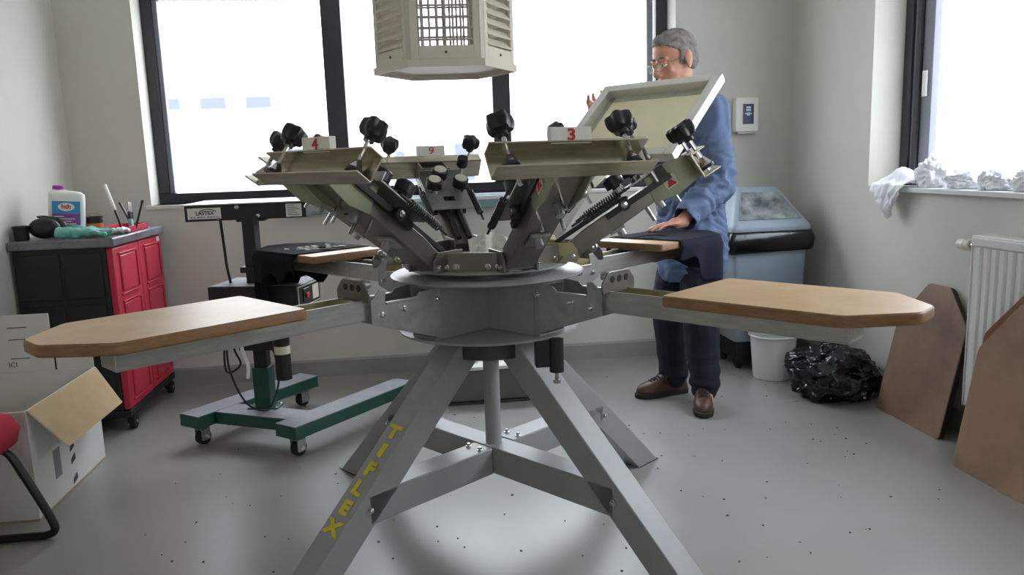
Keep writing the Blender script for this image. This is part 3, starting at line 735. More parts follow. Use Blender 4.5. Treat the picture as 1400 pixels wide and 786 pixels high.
for i in range(6):
    F = Rz(R(30 + 60 * i)) @ T(ap - 0.004, 0, 0)        # local x outward, y across
    mb = MB(F)
    zt = LZ1 - LZ0 - 0.03
    for a_, b_ in (((-0.012, -fw - 0.008, 0.024), (0.0, -fw + 0.019, zt)), ((-0.012, fw - 0.019, 0.024), (0.0, fw + 0.008, zt)), ((-0.012, -fw + 0.019, 0.024), (0, fw - 0.019, 0.068)), ((-0.012, -fw + 0.019, zt - 0.05), (0, fw - 0.019, zt))):
        mb.b2(a_, b_)
    pan = mb.build('side_panel', M_lant, lt, bevel=0.002)
    mb = MB(F); mb.cyl((0, 0, 0.046), (0.003, 0, 0.046), 0.0045, n=10); mb.build('screw', M_darkst, pan)
    mb = MB(Rz(R(60 * i))); mb.b2((LA - 0.026, -0.012, 0.024), (LA - 0.01, 0.012, LZ1 - LZ0 - 0.03)); mb.build('corner_post', M_lant, lt, bevel=0.002)
    if i in (1, 4):          # see-through wire guard, front and back
        ny, nz_ = 7, 15
        for k in range(ny):
            y_ = -fw + 0.019 + (k + 0.5) * (2 * fw - 0.038) / ny
            mb = MB(F); mb.cyl((-0.006, y_, 0.066), (-0.006, y_, zt - 0.045), 0.0040, n=6); mb.build('guard_wire', M_grille, pan)
        for k in range(nz_):
            z_ = 0.068 + (k + 0.5) * (zt - 0.135) / nz_
            mb = MB(F); mb.cyl((-0.004, -fw + 0.017, z_), (-0.004, fw - 0.017, z_), 0.0040, n=6); mb.build('guard_wire', M_grille, pan)
    else:
        for k in range(17):
            z_ = 0.085 + k * 0.033
            mb = MB(F @ T(-0.008, 0, z_) @ Ry(R(48))); mb.b2((-0.018, -fw + 0.012, -0.001), (0.018, fw - 0.012, 0.001)); mb.build('louvre_slat', M_lant, pan, smooth=False)

# ------------------------------------------------------------------ flash dryer on a green castor frame
fd = tag(empty('flash_dryer', (-0.925, 1.085, 0)), 'black flash dryer on a post with a green wheeled floor frame', 'flash dryer')
FA = R(52)
def fl(x, y, z): return Vector((x, y, z))
fdM = T(-0.925, 1.085, 0).inverted()
def fdb(name, m, M, a_, b_, par=None, bev=0.003, label=None):
    mb = MB(fdM @ M); mb.b2(a_, b_); return mb.build(name, m, par or fd, bevel=bev, label=label)
Bl = T(-1.235, 1.035, 0) @ Rz(FA); Br = T(-0.79, 0.80, 0) @ Rz(R(50)); Bc = T(-0.93, 1.03, 0) @ Rz(R(-28))
for M_, ln in ((Bl, 0.72), (Br, 0.76)):
    b = fdb('frame_beam', M_green, M_, (0, -0.062, 0.093), (ln, 0.062, 0.148))
    fdb('dusty_top', M_lilac, M_, (0.002, -0.06, 0.148), (ln - 0.002, 0.06, 0.1495), b, 0)
    for s, xx in ((-1, 0.06), (1, ln - 0.06)):
        C_ = fdM @ M_ @ T(xx, 0, 0)
        mb = MB(C_); mb.b2((-0.04, -0.035, 0.084), (0.04, 0.035, 0.093)); mb.lathe([(0.02, 0.07), (0.026, 0.085)], 14)
        mb.b2((-0.02, -0.024, 0.022), (0.024, -0.02, 0.075)); mb.b2((-0.02, 0.02, 0.022), (0.024, 0.024, 0.075))
        mb.b2((-0.02, -0.024, 0.07), (0.024, 0.024, 0.075))
        cs = mb.build('castor', M_steel, fd)
        mb = MB(C_ @ T(0.004, 0, 0.033) @ Rx(PI / 2)); mb.lathe([(0.025, -0.017), (0.033, -0.014), (0.033, 0.014), (0.025, 0.017)], 24); mb.build('wheel', M_rubber, cs)
        mb = MB(C_ @ T(0.004, 0, 0.033) @ Rx(PI / 2)); mb.lathe([(0.012, -0.026), (0.012, 0.026)], 12); mb.build('axle', M_chrome, cs)
b = fdb('cross_beam', M_green, Bc, (-0.19, -0.065, 0.094), (0.23, 0.065, 0.1475))
fdb('dusty_top', M_lilac, Bc, (-0.19, -0.063, 0.1475), (0.23, 0.063, 0.149), b, 0)
Pm = T(-0.915, 1.09, 0) @ Rz(R(-12))
b = fdb('post_sleeve', M_green, Pm, (-0.036, -0.036, 0.148), (0.036, 0.036, 0.335), bev=0.002)
for s in (-1, 1):
    for t_ in (-1, 1): inst('bolt', hexb, b, fdM @ Pm @ T(s * 0.055, t_ * 0.03, 0.149))
fdb('sleeve_flange', M_green, Pm, (-0.07, -0.045, 0.148), (0.07, 0.045, 0.155), b)
fdb('post', M_blackmet, Pm, (-0.028, -0.028, 0.335), (0.028, 0.028, 1.0))
fdb('post_collar', M_blackmet, Pm, (-0.045, -0.045, 0.76), (0.045, 0.045, 0.785))
fdb('lower_bracket', M_blackmet, Pm, (-0.075, -0.06, 0.42), (0.075, 0.06, 0.61))
mb = MB(fdM @ Pm); mb.cyl((0.115, -0.05, 0.29), (0.115, -0.05, 0.55), 0.034, n=20); mo = mb.build('motor', M_black, fd)
mb = MB(fdM @ Pm); mb.lathe([(0.0345, 0), (0.0345, 0.035)], 20, T(0.115, -0.05, 0.405)); mb.build('motor_label', M_cap, mo)
mb = MB(fdM @ Pm); mb.b2((0.06, -0.08, 0.5), (0.15, -0.02, 0.58)); mb.build('motor_mount', M_black, mo, bevel=0.003)
# control box
Cm = T(-0.915, 1.09, 0) @ Rz(R(-14))
cb = fdb('control_box', M_blackmet, Cm, (-0.16, -0.12, 0.605), (0.235, 0.15, 0.712), bev=0.004)
fdb('box_top_grey', M_lilac, Cm, (-0.155, -0.115, 0.712), (0.23, 0.145, 0.7132), cb, 0)  # thin paler grey sheet over the box top
fdb('panel_border', M_cap, Cm, (0.235, -0.112, 0.612), (0.2362, 0.142, 0.705), cb, 0)
fdb('control_panel', M_blackmet, Cm, (0.2362, -0.106, 0.617), (0.2374, 0.136, 0.700), cb, 0)
fdb('rocker_switch', M_black, Cm, (0.2374, -0.065, 0.63), (0.242, 0.0, 0.69), cb, 0.002)
fdb('red_button', M_redled, Cm, (0.242, -0.042, 0.647), (0.248, -0.012, 0.668), cb, 0.002)
fdb('rating_plate', M_cap, Cm, (0.2374, 0.045, 0.628), (0.2386, 0.115, 0.69), cb, 0)
# heater head
Hm = T(-0.93, 1.105, 0) @ Rz(R(1.5))
hh = fdb('heater_head', M_blackmet, Hm, (-0.255, 0.0, 0.985), (0.25, 0.42, 1.052), bev=0.003)
fdb('top_sheet', M_alu, Hm, (-0.262, -0.006, 1.052), (0.262, 0.426, 1.058), hh, 0.001)
fdb('maker_label', M_card, Hm, (-0.243, -0.0012, 0.995), (-0.106, 0.0, 1.042), hh, 0, 'white maker label')
me = text_mesh('LASTEX', 0.022, M_black, 0.0003, bold=0.0006); link('lettering', me, hh, fdM @ Hm @ T(-0.172, -0.0016, 1.019) @ Rx(PI / 2))
for k in range(9): fdb('label_line', M_ink, Hm, (-0.232 + k * 0.0135, -0.0016, 1.0005), (-0.232 + k * 0.0135 + (0.0095, 0.006, 0.011)[k % 3], -0.0012, 1.0045), hh, 0)
mb = MB(fdM @ Hm); mb.tube([(-0.172 + 0.034 * math.cos(a) + 0.012, -0.0014, 1.022 + 0.014 * math.sin(a)) for a in [PI * k / 12 for k in range(13)]], 0.0016, 5); mb.build('label_arc', M_black, hh)
fdb('data_label', M_card, Hm, (0.165, -0.0012, 0.99), (0.232, 0.0, 1.046), hh, 0, 'small printed data label')
for k in range(6): fdb('label_line', M_ink, Hm, (0.172, -0.0016, 0.997 + k * 0.008), (0.222 - 0.01 * (k % 3), -0.0012, 0.9995 + k * 0.008), hh, 0)
for x_, z_ in ((-0.12, 0.999), (0.045, 0.999), (-0.04, 1.04)): inst('dome_screw', bolt_me, hh, fdM @ Hm @ T(x_, 0, z_) @ Rx(PI / 2) @ Matrix.Diagonal((1, 1, 0.6, 1)))
mb = MB(fdM @ Hm); mb.b2((-0.05, 0.02, 0.975), (0.07, 0.12, 0.986)); mb.build('head_bracket', M_blackmet, fd, bevel=0.002)
# cables
def curve_pts(ps, n=8):
    out = []
    P_ = [Vector(p) for p in ps]
    for i in range(len(P_) - 1):
        p0 = P_[max(i - 1, 0)]; p1 = P_[i]; p2 = P_[i + 1]; p3 = P_[min(i + 2, len(P_) - 1)]
        for k in range(n):
            t_ = k / n
            out.append(0.5 * ((2 * p1) + (p2 - p0) * t_ + (2 * p0 - 5 * p1 + 4 * p2 - p3) * t_ * t_ + (3 * p1 - p0 - 3 * p2 + p3) * t_ ** 3))
    out.append(P_[-1]); return out
mb = MB(fdM); mb.tube(curve_pts([(-1.045, 1.12, 0.985), (-1.04, 1.12, 0.88), (-1.03, 1.1, 0.78), (-1.02, 1.1, 0.71)]), 0.006, 6); mb.build('power_cable', M_cableb, fd)
mb = MB(fdM); mb.tube(curve_pts([(-1.02, 1.06, 0.6), (-1.05, 1.04, 0.42), (-1.03, 1.02, 0.30), (-0.98, 1.0, 0.2), (-0.92, 0.99, 0.165), (-0.88, 1.02, 0.17), (-0.84, 1.05, 0.3), (-0.87, 1.07, 0.45)]), 0.0045, 6); mb.build('power_cable', M_cableb, fd)
mb = MB(fdM); mb.tube(curve_pts([(-0.99, 1.05, 0.6), (-1.02, 1.04, 0.45), (-1.0, 1.05, 0.36), (-1.06, 1.05, 0.33), (-1.06, 1.05, 0.45), (-1.03, 1.06, 0.6)]), 0.0045, 6); mb.build('power_cable', M_cableb, fd)
mb = MB(fdM); mb.tube(curve_pts([(-1.0, 1.03, 0.6), (-0.985, 1.03, 0.44), (-0.965, 1.03, 0.36), (-0.97, 1.03, 0.3)]), 0.008, 6); mb.build('white_tie', M_cloth, fd)

# ------------------------------------------------------------------ red and black tool cart
CXR, CY0, CY1 = -1.58, 1.335, 2.035
ct = tag(empty('tool_cart', (-1.775, 1.685, 0)), 'red and black plastic tool cart with panelled doors on castors in the corner', 'cart')
cM = T(-1.775, 1.685, 0).inverted()
def cbx(name, m, a_, b_, par=None, bev=0.004, label=None):
    mb = MB(cM); mb.b2(a_, b_); return mb.build(name, m, par or ct, bevel=bev, label=label)
cbx('body', M_crtblk, (-2.005, CY0, 0.10), (CXR - 0.03, CY1, 0.872))
cbx('worktop', M_crttop, (-2.014, CY0 - 0.02, 0.872), (CXR + 0.015, CY1 + 0.02, 0.915), bev=0.008)
cbx('plinth', M_crtblk, (-2.005, CY0, 0.065), (CXR, CY1, 0.10))
# front recessed panels on the black end
for x0, x1 in ((-1.995, -1.81), (-1.795, -1.63)):
    for z0, z1 in ((0.14, 0.36), (0.39, 0.61), (0.64, 0.85)): cbx('end_panel', M_crtblk, (x0, CY0 - 0.008, z0), (x1, CY0 + 0.001, z1), bev=0.006)
ym = (CY0 + CY1) / 2
for y0, y1 in ((CY0 + 0.004, ym - 0.003), (ym + 0.003, CY1 - 0.004)):
    dr = cbx('door', M_crtred, (CXR - 0.03, y0, 0.104), (CXR, y1, 0.866), bev=0.006)
    wy = (y1 - y0)
    for z0, z1 in ((0.15, 0.345), (0.40, 0.60), (0.655, 0.825)):
        cbx('door_panel', M_crtred, (CXR - 0.004, y0 + 0.07 * 1, z0), (CXR + 0.007, y1 - 0.07, z1), dr, 0.005)
        # raised rib round each recess
        for a_, b_ in (((CXR, y0 + 0.055, z0 - 0.014), (CXR + 0.010, y1 - 0.055, z0 - 0.006)), ((CXR, y0 + 0.055, z1 + 0.006), (CXR + 0.010, y1 - 0.055, z1 + 0.014)), ((CXR, y1 - 0.062, z0), (CXR + 0.010, y1 - 0.055, z1))):
            cbx('door_rib', M_crtred, a_, b_, dr, 0.002)
cbx('white_sticker', M_card, (CXR + 0.0002, CY1 - 0.075, 0.835), (CXR + 0.0012, CY1 - 0.03, 0.862), bev=0)
for x_ in (-1.92, -1.60):
    for y_ in (CY0 + 0.05, CY1 - 0.07):
        mb = MB(cM); mb.b2((x_ - 0.012, y_ - 0.02, 0.03), (x_ + 0.012, y_ + 0.02, 0.066)); cs = mb.build('castor', M_crtblk, ct)
        mb = MB(cM @ T(x_ + 0.012, y_, 0.034) @ Ry(PI / 2)); mb.lathe([(0.026, -0.014), (0.034, -0.011), (0.034, 0.011), (0.026, 0.014)], 22); mb.build('wheel', M_rubber, cs)
        mb = MB(cM @ T(x_ + 0.026, y_, 0.034) @ Ry(PI / 2)); mb.lathe([(0.009, 0), (0.009, 0.003)], 12); mb.build('hub_cap', M_steel, cs)
ZT = 0.915
# jug
jb = tag(empty('chemical_jug', (-1.855, 1.565, ZT), R(18)), 'white plastic jug with purple cap and blue purple label on the cart', 'jug'); jb.rotation_euler = (0, R(5), R(18)); jb.location.z = ZT + 0.007
def rrect(wx, wy, rad, n=5):
    return rounded([(-wx, -wy), (wx, -wy), (wx, wy), (-wx, wy)], rad, n)
def loft(sections, cap=True):
    mb = MB(); n = len(sections[0][0]); vs = [(p[0] + ox, p[1] + oy, z) for sec, z, ox, oy in sections for p in sec]
    fs = [(k * n + i, k * n + (i + 1) % n, (k + 1) * n + (i + 1) % n, (k + 1) * n + i) for k in range(len(sections) - 1) for i in range(n)]
    if cap: fs += [tuple(range(n - 1, -1, -1)), tuple(range((len(sections) - 1) * n, len(sections) * n))]
    mb.add(vs, fs); return mb
lj = loft([(rrect(.068, .04, .02), 0, 0, 0), (rrect(.076, .048, .025), .008, 0, 0), (rrect(.076, .048, .025), .17, 0, 0), (rrect(.074, .047, .025), .19, 0, 0), (rrect(.062, .040, .022), .202, -.006, 0.004), (rrect(.03, .026, .018), .208, -.03, .012), (rrect(.02, .02, .015), .212, -.034, .014)])
lj.build('bottle', M_white, jb, ang=50)
mb = MB(); mb.lathe([(0.025, 0.208), (0.026, 0.211), (0.026, 0.226), (0.022, 0.23)], 24, T(-0.034, 0.014, 0)); mb.build('cap', M_purple, jb)
mb = MB(); mb.b2((-.058, -.0495, .045), (.058, -.0485, .10)); mb.build('purple_label', M_purple, jb, smooth=False)
mb = MB(); mb.b2((-.058, -.0495, .10), (.058, -.0485, .158)); mb.build('blue_label', M_blue, jb, smooth=False)
mb = MB(); mb.lathe([(1, 0), (1, .001)], 24, T(0, -.0496, .132) @ Rx(PI / 2) @ Matrix.Diagonal((.034, .019, 1, 1))); mb.build('label_oval', M_white, jb, smooth=False)
link('lettering', text_mesh('hth', 0.030, M_red, 0.0004, bold=0.001), jb, T(0, -.0512, .133) @ Rx(PI / 2))
for k, wd in enumerate((0.04, 0.085, 0.07, 0.09)):
    mb = MB(); mb.b2((-.05, -.0502, .085 - k * .011), (-.05 + wd, -.0495, .089 - k * .011)); mb.build('label_line', M_white, jb, smooth=False)
# ear defenders
em = tag(empty('ear_defenders', (-1.885, 1.405, ZT), R(8)), 'black ear defenders lying on the cart in front of the white jug', 'ear defenders')
mb = MB(); mb.ell((0, 0, 0.050), (0.066, 0.03, 0.048), n=28, k=16); mb.build('ear_cup', M_black, em)
mb = MB(); mb.ell((0.02, 0.045, 0.050), (0.064, 0.028, 0.046), n=28, k=16); mb.build('ear_cup', M_black, em)
mb = MB(); mb.tube(curve_pts([(0.0, 0.0, 0.096), (-0.03, 0.03, 0.102), (-0.01, 0.06, 0.1), (0.02, 0.045, 0.094)]), 0.005, 8); mb.build('headband', M_black, em)
# black pot at the wall
pt_ = tag(empty('black_pot', (-1.972, 1.375, ZT)), 'small black pot beside the ear defenders against the wall', 'pot')
mb = MB(); mb.lathe([(0.026, 0), (0.03, 0.004), (0.032, 0.055), (0.034, 0.058), (0.034, 0.066), (0.028, 0.066), (0.026, 0.03)], 20); mb.build('body', M_blackmet, pt_)
mb = MB(); mb.tube([(0.034 * math.cos(a), 0.034 * math.sin(a), 0.064) for a in [2 * PI * k / 20 for k in range(20)]], 0.0025, 6, closed=True); mb.build('rim', M_blackmet, pt_)
# two cans
for x_, y_, lab in ((-1.765, 1.66, 'dark ink tin with an orange band behind the mint gloves'), (-1.835, 1.70, 'dark ink tin behind the white jug')):
    cn = tag(empty('ink_tin', (x_, y_, ZT)), lab, 'tin')
    mb = MB(); mb.lathe([(0.036, 0), (0.038, 0.003), (0.038, 0.076), (0.040, 0.078), (0.040, 0.082), (0.036, 0.082), (0.034, 0.074)], 26); mb.build('body', M_blackmet, cn)
    mb = MB(); mb.tube(curve_pts([(-0.038, 0, 0.07), (-0.02, 0, 0.095), (0.02, 0, 0.095), (0.038, 0, 0.07)]), 0.0016, 5); mb.build('handle', M_steel, cn)
    if 'orange' in lab:
        mb = MB(); mb.lathe([(0.0385, 0.02), (0.0385, 0.05)], 26, cap=False); mb.build('band', M_orange, cn)
# gloves
def glove(loc, rz, seed, lab):
    mb = MB()
    mb.ell((0, 0, 0.022), (0.05, 0.035, 0.02)); mb.cap((-0.04, 0, 0.02), (-0.11, 0.02, 0.024), 0.024, 0.027)
    for k, (a, ln) in enumerate(((-0.5, .06), (-0.15, .075), (0.15, .07), (0.5, .055))):
        mb.cap((0.03, 0.018 * (k - 1.5), 0.02), (0.03 + ln * math.cos(a), 0.018 * (k - 1.5) + ln * math.sin(a), 0.012 + 0.01 * (k % 2)), 0.011, 0.009)
    mb.cap((-0.01, 0.03, 0.02), (0.03, 0.075, 0.012), 0.013, 0.010)
    me = remesh(mb, 'rubber_glove', M_glove, 0.005, 3)
    displace(me, lambda c: 0.006 * noise.noise(c * 45 + Vector((seed, 0, 0))))
    mz = min(v.co.z for v in me.vertices)
    o = link('rubber_glove', me, None, T(loc[0], loc[1], loc[2] - mz) @ Rz(rz)); tag(o, lab, 'glove')
glove((-1.715, 1.47, ZT), R(-20), 1.0, 'crumpled mint rubber glove lying beside the white jug')
glove((-1.69, 1.365, ZT), R(12), 5.0, 'flat mint rubber glove at the worktop edge by the red tray')
# red tray and tools
tr = tag(empty('tool_tray', (-1.655, 1.73, ZT)), 'shallow red plastic tray holding tools on the cart', 'tray')
mb = MB(); mb.b2((-0.075, -0.14, 0), (0.07, 0.14, 0.004)); mb.build('base', M_crtred, tr)
for a_, b_ in (((-0.075, -0.14, 0), (0.07, -0.135, 0.03)), ((-0.075, 0.135, 0), (0.07, 0.14, 0.03)), ((-0.075, -0.14, 0), (-0.07, 0.14, 0.03)), ((0.065, -0.14, 0), (0.07, 0.14, 0.03))):
    mb = MB(); mb.b2(a_, b_); mb.build('tray_wall', M_crtred, tr, bevel=0.001)
def leaning(name, p0, p1, lab, parts):
    o = empty(name, p0); Mx = frame_to((0, 0, 0), Vector(p1) - Vector(p0)); 
    for nm, m, z0, z1, wx, wy in parts:
        mb = MB(Mx); mb.prism(rounded([(-wx, -wy), (wx, -wy), (wx, wy), (-wx, wy)], min(wx, wy) * 0.6, 3), z0, z1); mb.build(nm, m, o)
    tag(o, lab, 'tool')
leaning('palette_knife', (-1.66, 1.72, ZT + 0.012), (-1.735, 1.76, ZT + 0.235), 'palette knife with white handle standing in the red tray', [('blade', M_darkst, 0, 0.10, 0.003, 0.006), ('handle', M_white, 0.10, 0.235, 0.006, 0.008)])
leaning('stirring_rod', (-1.605, 1.72, ZT + 0.012), (-1.665, 1.74, ZT + 0.14), 'thin dark steel rod standing in the red tray', [('rod', M_darkst, 0, 0.135, 0.005, 0.005), ('tip', M_black, 0.135, 0.145, 0.006, 0.006)])
leaning('paint_scraper', (-1.595, 1.66, ZT + 0.012), (-1.60, 1.68, ZT + 0.14), 'wide grey scraper with mint handle upright at the cart corner', [('handle', M_glove, 0, 0.05, 0.017, 0.008), ('ferrule', M_blackmet, 0.05, 0.085, 0.022, 0.007), ('blade', M_steel, 0.085, 0.135, 0.024, 0.002)])
leaning('flat_brush', (-1.59, 1.70, ZT + 0.012), (-1.555, 1.72, ZT + 0.135), 'dark flat handled brush leaning outwards beside the scraper', [('handle', M_blackmet, 0, 0.13, 0.008, 0.004), ('handle_end', M_black, 0.13, 0.145, 0.009, 0.005)])
rg = MB(); rg.ell((0, 0, 0.012), (0.05, 0.035, 0.014)); me = remesh(rg, 'paper_wipe', M_cloth, 0.004, 1); displace(me, lambda c: 0.008 * noise.noise(c * 60)); mz = min(v.co.z for v in me.vertices)
tag(link('paper_wipe', me, None, T(-1.607, 1.535, ZT - mz)), 'small crumpled white paper wipe at the corner of the cart top', 'paper')
# ------------------------------------------------------------------ cartons at the left
BX0, BX1, BY0, BY1, BH = -2.0, -1.58, 0.395, 1.0, 0.40
cx_ = tag(empty('cardboard_box', (-1.77, 0.70, 0)), 'open white cardboard box with its brown inner flap folded out', 'box')
bM = T(-1.77, 0.70, 0).inverted()
def bb(name, m, a_, b_, par=None, bev=0.0015):
    mb = MB(bM); mb.b2(a_, b_); return mb.build(name, m, par or cx_, bevel=bev)
bb('base', M_kraft, (BX0, BY0, 0.0), (BX1, BY1, 0.006))
sw = bb('box_side', M_carton, (BX1 - 0.006, BY0, 0.006), (BX1, BY1, BH)); bb('box_side', M_carton, (BX0, BY0, 0.006), (BX0 + 0.006, BY1, BH))
fr_ = bb('box_side', M_carton, (BX0 + 0.006, BY0, 0.006), (BX1 - 0.006, BY0 + 0.006, BH)); bb('box_side', M_carton, (BX0 + 0.006, BY1 - 0.006, 0.006), (BX1 - 0.006, BY1, BH))
# flap folded outwards: white outside, kraft inside facing up
fm = MB(bM)
ang = R(-57); dx, dz = math.cos(ang) * 0.185, math.sin(ang) * 0.185
p = [(BX1, BY0 + 0.004, BH), (BX1, BY1 - 0.004, BH), (BX1 + dx, BY1 - 0.03, BH + dz), (BX1 + dx, BY0 + 0.05, BH + dz)]
nn = Vector((-math.sin(ang), 0, math.cos(ang))) * 0.005
fm.cur = 0; fm.add([Vector(q) + nn for q in p], [(0, 3, 2, 1)]); fm.cur = 1
fm.add(p + [Vector(q) + nn for q in p], [(0, 1, 2, 3), (0, 4, 5, 1), (1, 5, 6, 2), (2, 6, 7, 3), (3, 7, 4, 0)])
fm.build('folded_flap', [M_kraft, M_carton], cx_, smooth=False, label='brown inner flap folded outward')
bb('raised_flap', M_carton, (BX0 + 0.008, BY1 - 0.005, BH), (-1.735, BY1, BH + 0.24))
bb('raised_flap', M_carton, (-1.73, BY1 + 0.002, BH - 0.1), (BX1 - 0.004, BY1 + 0.007, BH + 0.07))
bb('raised_flap', M_carton, (BX0, BY0 + 0.02, BH), (BX0 + 0.005, BY1 - 0.02, BH + 0.18))
for z_, x0 in ((0.585, -1.90), (0.535, -1.90), (0.455, -1.90)): bb('print_line', M_ink, (x0, BY1 - 0.0062, z_), (x0 + 0.075, BY1 - 0.0052, z_ + 0.0035), bev=0)
link('lettering', text_mesh('ICI', 0.03, M_ink, 0.0004), cx_, bM @ T(-1.895, BY1 - 0.0058, 0.43) @ Rx(PI / 2))
bb('barcode_print', M_lilac, (BX1, 0.545, 0.09), (BX1 + 0.0006, 0.60, 0.20), sw, 0)
for y_, z_ in ((0.70, 0.16), (0.70, 0.11), (0.70, 0.03)):
    mb = MB(bM); mb.prism([(y_ - 0.02, z_ - 0.016), (y_ + 0.022, z_ - 0.004), (y_ + 0.018, z_ + 0.022), (y_ - 0.016, z_ + 0.006)], 0, 0.0007, Matrix(((0, 0, 1, BX1), (1, 0, 0, 0), (0, 1, 0, 0), (0, 0, 0, 1)))); mb.build('handling_mark', M_ink, sw, smooth=False)

# ------------------------------------------------------------------ red chair
ch_ = tag(empty('cantilever_chair', (-1.782, 0.05, 0), 0), 'red upholstered chair on a bent black tube frame beside the cartons', 'chair')
st_ = loft([(rrect(.17, .20, .07, 6), .335, .05, 0.0), (rrect(.205, .215, .09, 6), .355, .055, 0.0), (rrect(.215, .225, .09, 6), .40, .055, 0.0), (rrect(.20, .21, .09, 6), .44, .055, 0.0), (rrect(.12, .14, .07, 6), .455, .055, 0.0)])
# keep clear of the wall
st_.v = [Vector((max(v.x, -0.16), v.y, v.z)) for v in st_.v]
st_.build('seat', M_chairred, ch_, ang=60)
mb = MB(); mb.prism(rounded([(-.13, -.17), (.2, -.17), (.2, .17), (-.13, .17)], .05), .318, .342); mb.build('seat_shell', M_black, ch_, bevel=0.006)
for y_ in (-0.19, 0.19):
    mb = MB(); mb.tube(curve_pts([(-0.12, y_, 0.325), (0.12, y_, 0.325), (0.20, y_, 0.315), (0.25, y_, 0.22), (0.312, y_, 0.07), (0.318, y_, 0.03), (0.29, y_, 0.0145), (0.22, y_, 0.0135), (0.0, y_, 0.0135), (-0.12, y_, 0.0135)], 8), 0.0135, 10); mb.build('frame_tube', M_blackmet, ch_)
mb = MB(); mb.tube([(-0.12, -0.19, 0.0135), (-0.12, 0.19, 0.0135)], 0.0135, 10); mb.build('frame_tube', M_blackmet, ch_)
mb = MB(); mb.tube(curve_pts([(-0.12, 0.0, 0.325), (-0.13, 0.0, 0.5), (-0.12, 0.0, 0.68)]), 0.016, 8); mb.build('back_post', M_blackmet, ch_)
mb = MB(); mb.prism(rounded([(-.19, .5), (.19, .5), (.19, .80), (-.19, .80)], .06), -0.165, -0.13, Matrix(((0, 0, 1, 0), (1, 0, 0, 0), (0, 1, 0, 0), (0, 0, 0, 1)))); mb.build('backrest', M_black, ch_, bevel=0.01)

# ------------------------------------------------------------------ low grey box behind the press
lb = tag(empty('low_crate', (0.13, 1.55, 0)), 'low grey crate with a pale top lying on the floor behind the press', 'crate')
mb = MB(); mb.b2((-0.24, -0.17, 0.012), (0.26, 0.18, 0.172)); mb.build('body', mat('crate_grey', (98, 95, 92), 0.6, var=0.06), lb, bevel=0.006)
mb = MB(); mb.b2((-0.255, -0.185, 0), (0.275, 0.19, 0.012)); mb.build('base_board', M_darkst, lb, bevel=0.003)
mb = MB(); mb.b2((-0.25, -0.18, 0.172), (0.27, 0.19, 0.19)); mb.build('lid', M_card, lb, bevel=0.004)
mb = MB(); mb.b2((-0.255, -0.175, 0.012), (-0.235, -0.16, 0.172)); mb.build('corner_strip', M_white, lb, bevel=0.003)
pp = MB(); pp.ell((0, 0, 0.006), (0.06, 0.03, 0.008)); me = remesh(pp, 'scrap', M_paperw, 0.004, 1); mz = min(v.co.z for v in me.vertices)
tag(link('paper_scrap', me, None, T(0.02, 1.47, 0.19 - mz)), 'folded white paper scrap lying on the low grey crate', 'paper')

# ------------------------------------------------------------------ grey swing bin with liner
bn = tag(empty('swing_bin', (1.71, 1.80, 0)), 'grey swing-lid bin with stained flap and black liner in the corner', 'bin')
lo = loft([(rrect(.185, .15, .03), .16, 0, 0), (rrect(.19, .155, .03), .17, 0, 0), (rrect(.215, .175, .03), .73, 0, 0)]); lo.build('body', M_bin, bn, ang=50)
lo = loft([(rrect(.225, .185, .03), .765, 0, 0), (rrect(.228, .188, .03), .79, 0, 0), (rrect(.222, .182, .03), .81, 0, 0), (rrect(.125, .05, .02), 1.0, 0.0, 0.06), (rrect(.115, .04, .02), 1.006, 0, 0.06)]); lo.build('lid', M_bin, bn, ang=40)
# flap set on the sloping front of the lid
f0, f1 = Vector((0, -.182, .81)), Vector((0, .01, 1.0)); sl = (f1 - f0); nl = Vector((0, -sl.z, sl.y)).normalized()
def onl(x, t_): q = f0 + sl * t_ + nl * 0.001; return (x, q.y, q.z)
mb = MB(); q = [onl(-.18, .13), onl(.18, .13), onl(.105, .88), onl(-.105, .88)]
mb.add(q + [Vector(a) + nl * 0.006 for a in q], [(3, 2, 1, 0), (4, 5, 6, 7), (0, 1, 5, 4), (1, 2, 6, 5), (2, 3, 7, 6), (3, 0, 4, 7)]); mb.build('swing_flap', M_flap, bn, bevel=0.003, smooth=False)
lg = []
nrow = 10; ncol = 80; base_ = rrect(.224, .184, .03, 19)
secs = []
for k in range(nrow):
    t_ = k / (nrow - 1); row = []
    for i, p_ in enumerate(base_):
        a = 2 * PI * i / len(base_)
        bul = 0.010 + 0.02 * math.sin(t_ * PI) + 0.010 * noise.noise(Vector((p_[0] * 20, p_[1] * 20, t_ * 2.5)))
        ln = math.hypot(*p_)
        row.append((p_[0] * (1 + bul / ln), p_[1] * (1 + bul / ln)))
    secs.append((row, 0.775 - t_ * 0.115, 0, 0))
mm = MB(); n = len(base_)
vs = [(p_[0], p_[1], z - (0.02 * noise.noise(Vector((p_[0] * 9, p_[1] * 9, 3.0))) * k / nrow) ) for k, (sec, z, _, _) in enumerate(secs) for p_ in sec]
fs = [(k * n + i, k * n + (i + 1) % n, (k + 1) * n + (i + 1) % n, (k + 1) * n + i) for k in range(nrow - 1) for i in range(n)]
mm.add(vs, fs); o = mm.build('bin_liner', M_bagm, bn, ang=70); sm_ = o.modifiers.new('t', 'SOLIDIFY'); sm_.thickness = 0.002
mb = MB(); mb.lathe([(0.035, -.01), (0.035, .01)], 16, T(-.15, -.1, .035) @ Ry(PI / 2)); w_ = mb.build('wheel', M_rubber, bn)
mb = MB(); mb.lathe([(0.035, -.01), (0.035, .01)], 16, T(.15, -.1, .035) @ Ry(PI / 2)); mb.build('wheel', M_rubber, bn)
mb = MB(); mb.lathe([(0.035, -.01), (0.035, .01)], 16, T(-.15, .1, .035) @ Ry(PI / 2)); mb.build('wheel', M_rubber, bn)
